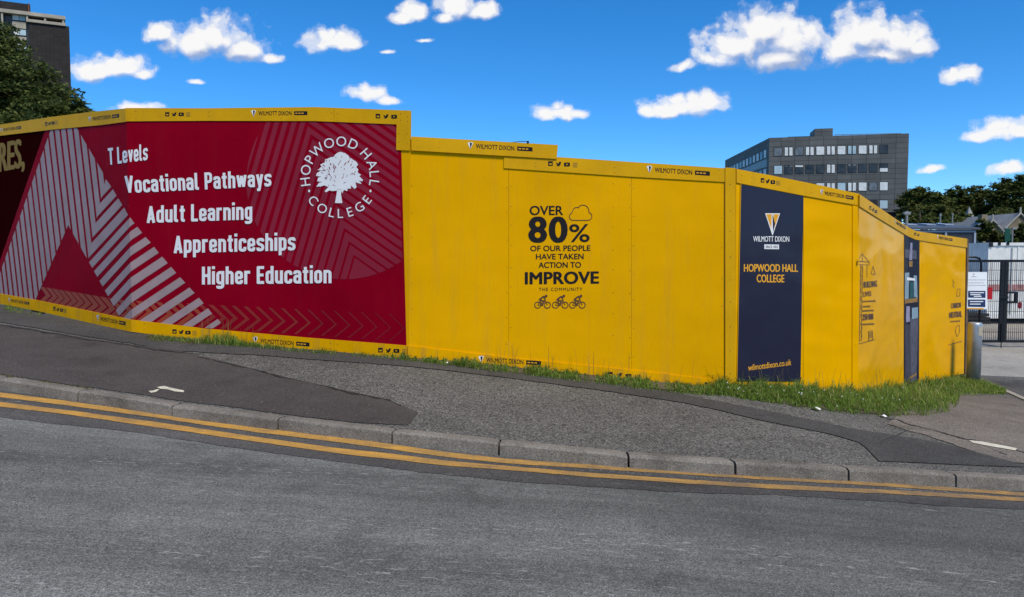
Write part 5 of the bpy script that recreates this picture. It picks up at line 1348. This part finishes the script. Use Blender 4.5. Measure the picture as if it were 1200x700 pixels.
mb = MB(); mb.box((x - .16, 49.9, PZ(283, 50)), (x + .2, 49.94, PZ(268, 50))); mb.build('sign_plate', paint('green_sign', (0.01, 0.07, 0.05), .4), t_)

# small cable sticking up on top of the yellow hoarding
mb = MB(); mb.tube([WL[2].hit(596, 167.4, .0), WL[2].hit(612, 166.2, .02), WL[2].hit(618.5, 166.4, .02)], .004, 6); q = WL[2].hit(618.6, 167, .02); mb.box(q - .012, q + .012)
o = mb.build('loose_cable', M_black); tag(o, 'thin loose cable lying along the top of the stepped yellow hoarding', 'cable')

# ------------------------------------------------------------------ grass and weeds
def grassmat(name, a, b_, straw):
    m, t, b, P, g = new_mat(name)
    rnd = g.outputs['Random Per Island']
    big = t.noise(P, 2.2, 3, .6)
    c = t.mix(t.math('MULTIPLY_ADD', big, .8, t.math('MULTIPLY_ADD', rnd, .7, -.25), clamp=True), a, b_); c = t.mix(t.ramp(rnd, [(.84, 0), (.92, .85)]), c, straw)
    t.link(c, b.inputs['Base Color']); b.inputs['Roughness'].default_value = .6; b.inputs['Specular IOR Level'].default_value = .15
    translucent(t, m, b, c, .4)
    return m
M_grass = grassmat('grass_blades', (0.070, 0.13, 0.016), (0.26, 0.38, 0.065), (0.40, 0.35, 0.15))
M_straw = grassmat('dry_grass', (0.13, 0.125, 0.04), (0.24, 0.21, 0.08), (0.32, 0.27, 0.14))
def blades(pts, hmin, hmax, lean=.5, wd=.006):
    V = []; F = []
    for (x, y, hs) in pts:
        z = T0(x, y); h = rng.uniform(hmin, hmax) * hs; a = rng.uniform(0, 2*math.pi); ln = h * rng.uniform(.15, lean) ** 1.0
        d_ = np.array((math.cos(a), math.sin(a), 0)); s_ = np.array((-d_[1], d_[0], 0)) * wd * rng.uniform(.5, 1.3)
        p0 = np.array((x, y, z - .01)); drop = rng.uniform(.0, .45) * min(1, ln / h)
        p1 = p0 + d_ * ln * .18 + np.array((0, 0, h * .5)); p2 = p0 + d_ * ln * .55 + np.array((0, 0, h * .85)); p3 = p0 + d_ * ln * 1.05 + np.array((0, 0, h * (1 - drop)))
        i = len(V); V += [p0 - s_, p0 + s_, p1 - s_ * .9, p1 + s_ * .9, p2 - s_ * .6, p2 + s_ * .6, p3]; F += [(i, i+1, i+3, i+2), (i+2, i+3, i+5, i+4), (i+4, i+5, i+6)]
    return V, F
def T0(x, y):
    return Tgrid(x, y)
_gx = np.linspace(-10, 14, 241); _gy = np.linspace(5, 18, 131); _GX, _GY = np.meshgrid(_gx, _gy); _GZ = T(_GX, _GY)
def Tgrid(x, y):
    i = (x + 10) / .1; j = (y - 5) / .1; i0 = int(min(max(i, 0), 239)); j0 = int(min(max(j, 0), 129)); u = i - i0; v = j - j0
    return (_GZ[j0, i0]*(1-u)*(1-v) + _GZ[j0, i0+1]*u*(1-v) + _GZ[j0+1, i0]*(1-u)*v + _GZ[j0+1, i0+1]*u*v)
def area_pts(lower, upper, n, edge=.15, hs=lambda x, v: 1.0):
    x0 = max(lower[0][0], upper[0][0]); x1 = min(lower[-1][0], upper[-1][0])
    xs = rng.uniform(x0, x1, n * 2); v = rng.uniform(0, 1, n * 2)
    y = interp(lower, xs) + (interp(upper, xs) - interp(lower, xs)) * v
    keep = rng.uniform(0, 1, n * 2) < np.clip(v / edge, .25, 1); xs, y, v = xs[keep][:n], y[keep][:n], v[keep][:n]
    q = ground(xs, y)
    return [(q[i, 0], q[i, 1], hs(xs[i], v[i])) for i in range(len(xs))]
VL = [(840,462),(870,468),(910,474),(950,480),(1000,486),(1045,489),(1090,488.5),(1116,483),(1124,474)]
VU = [(840,455),(870,457),(950,460),(1006,463),(1050,456),(1090,448),(1116,444),(1124,442)]
pts = area_pts(VL, VU, 21000, .3, lambda x, v: (.45 + .8 * v + .3 * math.sin(x * .21) * math.sin(x * .083) + .2 * math.sin(x * .55 + v * 9)) * rng.uniform(.6, 1.25))
pts += area_pts([(1105,484),(1126,465),(1150,463.5),(1178,462.5)], [(1105,446),(1126,441),(1150,447),(1178,459)], 4500, .2, lambda x, v: .45 + .3 * v)
V, F = blades(pts, .05, .14, 1.25, .0042)
o = mesh_obj('grass_verge', V, F, M_grass); o['kind'] = 'stuff'
def tuftline(lo, up, n, h0, h1, mat, name, hs=None):
    p_ = area_pts(lo, up, n, .3, hs or (lambda x, v: max(.2, .55 + .35 * math.sin(x * .11 + 1) * math.sin(x * .043) + .3 * math.sin(x * .37) * math.sin(x * .9))))
    V, F = blades(p_, h0, h1, 1.1, .0042); o = mesh_obj(name, V, F, mat); o['kind'] = 'stuff'
tuftline([(470,423),(600,439),(700,451),(780,461),(845,465)], [(470,419),(600,430.5),(700,441),(780,449),(845,455)], 11000, .03, .125, M_grass, 'wall_foot_grass')
tuftline([(180,401),(240,404.5),(300,409),(330,411)], [(180,394),(240,400),(300,405),(330,408)], 1500, .03, .15, M_grass, 'weed_strip', lambda x, v: .5 + .8 * math.exp(-((x - 262) / 22) ** 2))
tuftline([(172,400),(200,402.5),(232,405)], [(172,394),(200,396.5),(232,400)], 900, .03, .08, M_straw, 'dry_weed_patch')
tuftline([(330,413),(400,418),(470,424)], [(330,408),(400,413.5),(470,419)], 700, .03, .10, M_grass, 'sparse_weeds')
tuftline([(5,366),(30,371),(48,372)], [(5,358),(30,363),(48,366)], 500, .04, .1, M_grass, 'weeds_below_hoarding')
tuftline([(-10,440),(60,450.5),(110,457.5)], [(-10,437.5),(60,448),(110,455.5)], 400, .015, .04, M_straw, 'kerb_weeds')
struct(px_sheet('verge_soil', [(x, y - 2) for x, y in VL], VU, M_soil, .005, 60, 5, .5))
struct(px_sheet('verge_soil', [(480,423),(600,436.5),(700,447.5),(780,458),(845,462)], [(480,419),(600,430),(700,441),(780,449),(845,455)], M_soil, .010, 60, 2, .5))
# long thin stems in front of the boards
pts = []
for x in list(rng.uniform(480, 860, 40)) + list(rng.uniform(860, 1100, 60)) + list(rng.uniform(235, 300, 16)):
    y = float(interp([(235,401),(300,406),(478,421),(596,432),(740,447),(849,457),(1006,466),(1064,455),(1130,443)], x)); q = ground([x], [y])[0]; pts.append((q[0], q[1], 1.0))
V, F = blades(pts, .22, .42, .35, .0022); o = mesh_obj('grass_stems', V, F, M_straw); o['kind'] = 'stuff'
# white clover heads
mb = MB()
for _ in range(26):
    x = rng.uniform(845, 1110); y0_, y1_ = float(interp(VL, x)), float(interp(VU, x)); q = ground([x], [y0_ + (y1_ - y0_) * rng.uniform(.05, .8)])[0]; h = rng.uniform(.05, .12); r_ = rng.uniform(.006, .011)
    c_ = q + np.array((0, 0, h)); mb.add([c_ + np.array(v) * r_ for v in ((1,0,0),(-1,0,0),(0,1,0),(0,-1,0),(0,0,1),(0,0,-1))], [(0,2,4),(2,1,4),(1,3,4),(3,0,4),(2,0,5),(1,2,5),(3,1,5),(0,3,5)])
o = mb.build('clover_heads', M_white); o['kind'] = 'stuff'
# scraps of litter
def scrap(px_, py_, s_, label, name='paper_scrap'):
    q = ground([px_], [py_])[0] + np.array((0, 0, .016)); a = rng.uniform(0, 6)
    c_, d_ = np.array((math.cos(a), math.sin(a), 0)) * s_, np.array((-math.sin(a), math.cos(a), 0)) * s_ * .6
    mb = MB(); mb.add([q - c_ - d_, q - d_ * .9 + np.array((0, 0, s_ * .5)), q + c_ - d_, q - c_ + d_, q + d_ + np.array((0, 0, s_ * .35)), q + c_ + d_], [(0,1,4,3),(1,2,5,4)])
    tag(mb.build(name, M_white), label, 'litter')
scrap(1035, 489.5, .035, 'crumpled white paper scrap at the front edge of the grass verge')
scrap(956, 481, .05, 'flat pale paper scrap lying in the verge edge below the navy panel')
scrap(524, 427, .03, 'small white scrap in the weeds below the yellow hoarding')

# grit and tiny stones in the gutter, along the kerb back and at the verge edge
M_grit = paint('grit', (0.17, 0.16, 0.145), .9, .3, 40)
def grit(pxs, pys, lvl, smin, smax):
    q = ground(pxs, pys, lvl); mb = MB()
    for p in q:
        r = rng.uniform(smin, smax); a = rng.uniform(0, 6.28); c_, s_ = math.cos(a), math.sin(a)
        mb.add([p + np.array((c_*u - s_*v, s_*u + c_*v, w)) * r for u, v, w in ((1.2,0,.1),(-1,.3,.1),(0,.9,.1),(.2,-.9,.1),(.1,.1,.9),(0,0,-.2))],
               [(0,2,4),(2,1,4),(1,3,4),(3,0,4),(2,0,5),(1,2,5),(3,1,5),(0,3,5)])
    return mb
n = 900; xs = rng.uniform(-20, 1220, n)
m1 = grit(xs, interp(EDGE_UP, xs) + np.abs(rng.normal(0, 2.2, n)) + 1.0, RL + .004, .003, .009)
o = m1.build('gutter_grit', M_grit); o['kind'] = 'stuff'
xs = rng.uniform(-20, 1220, 700); lo = interp(KERB_PX, xs); hi = interp([(-20,375),(200,398),(478,421),(850,462),(1110,492),(1220,480)], xs)
m2 = grit(xs, lo + (hi - lo) * rng.uniform(0, 1, 700) ** 1.6, .004, .003, .008)
o = m2.build('pavement_grit', M_grit); o['kind'] = 'stuff'
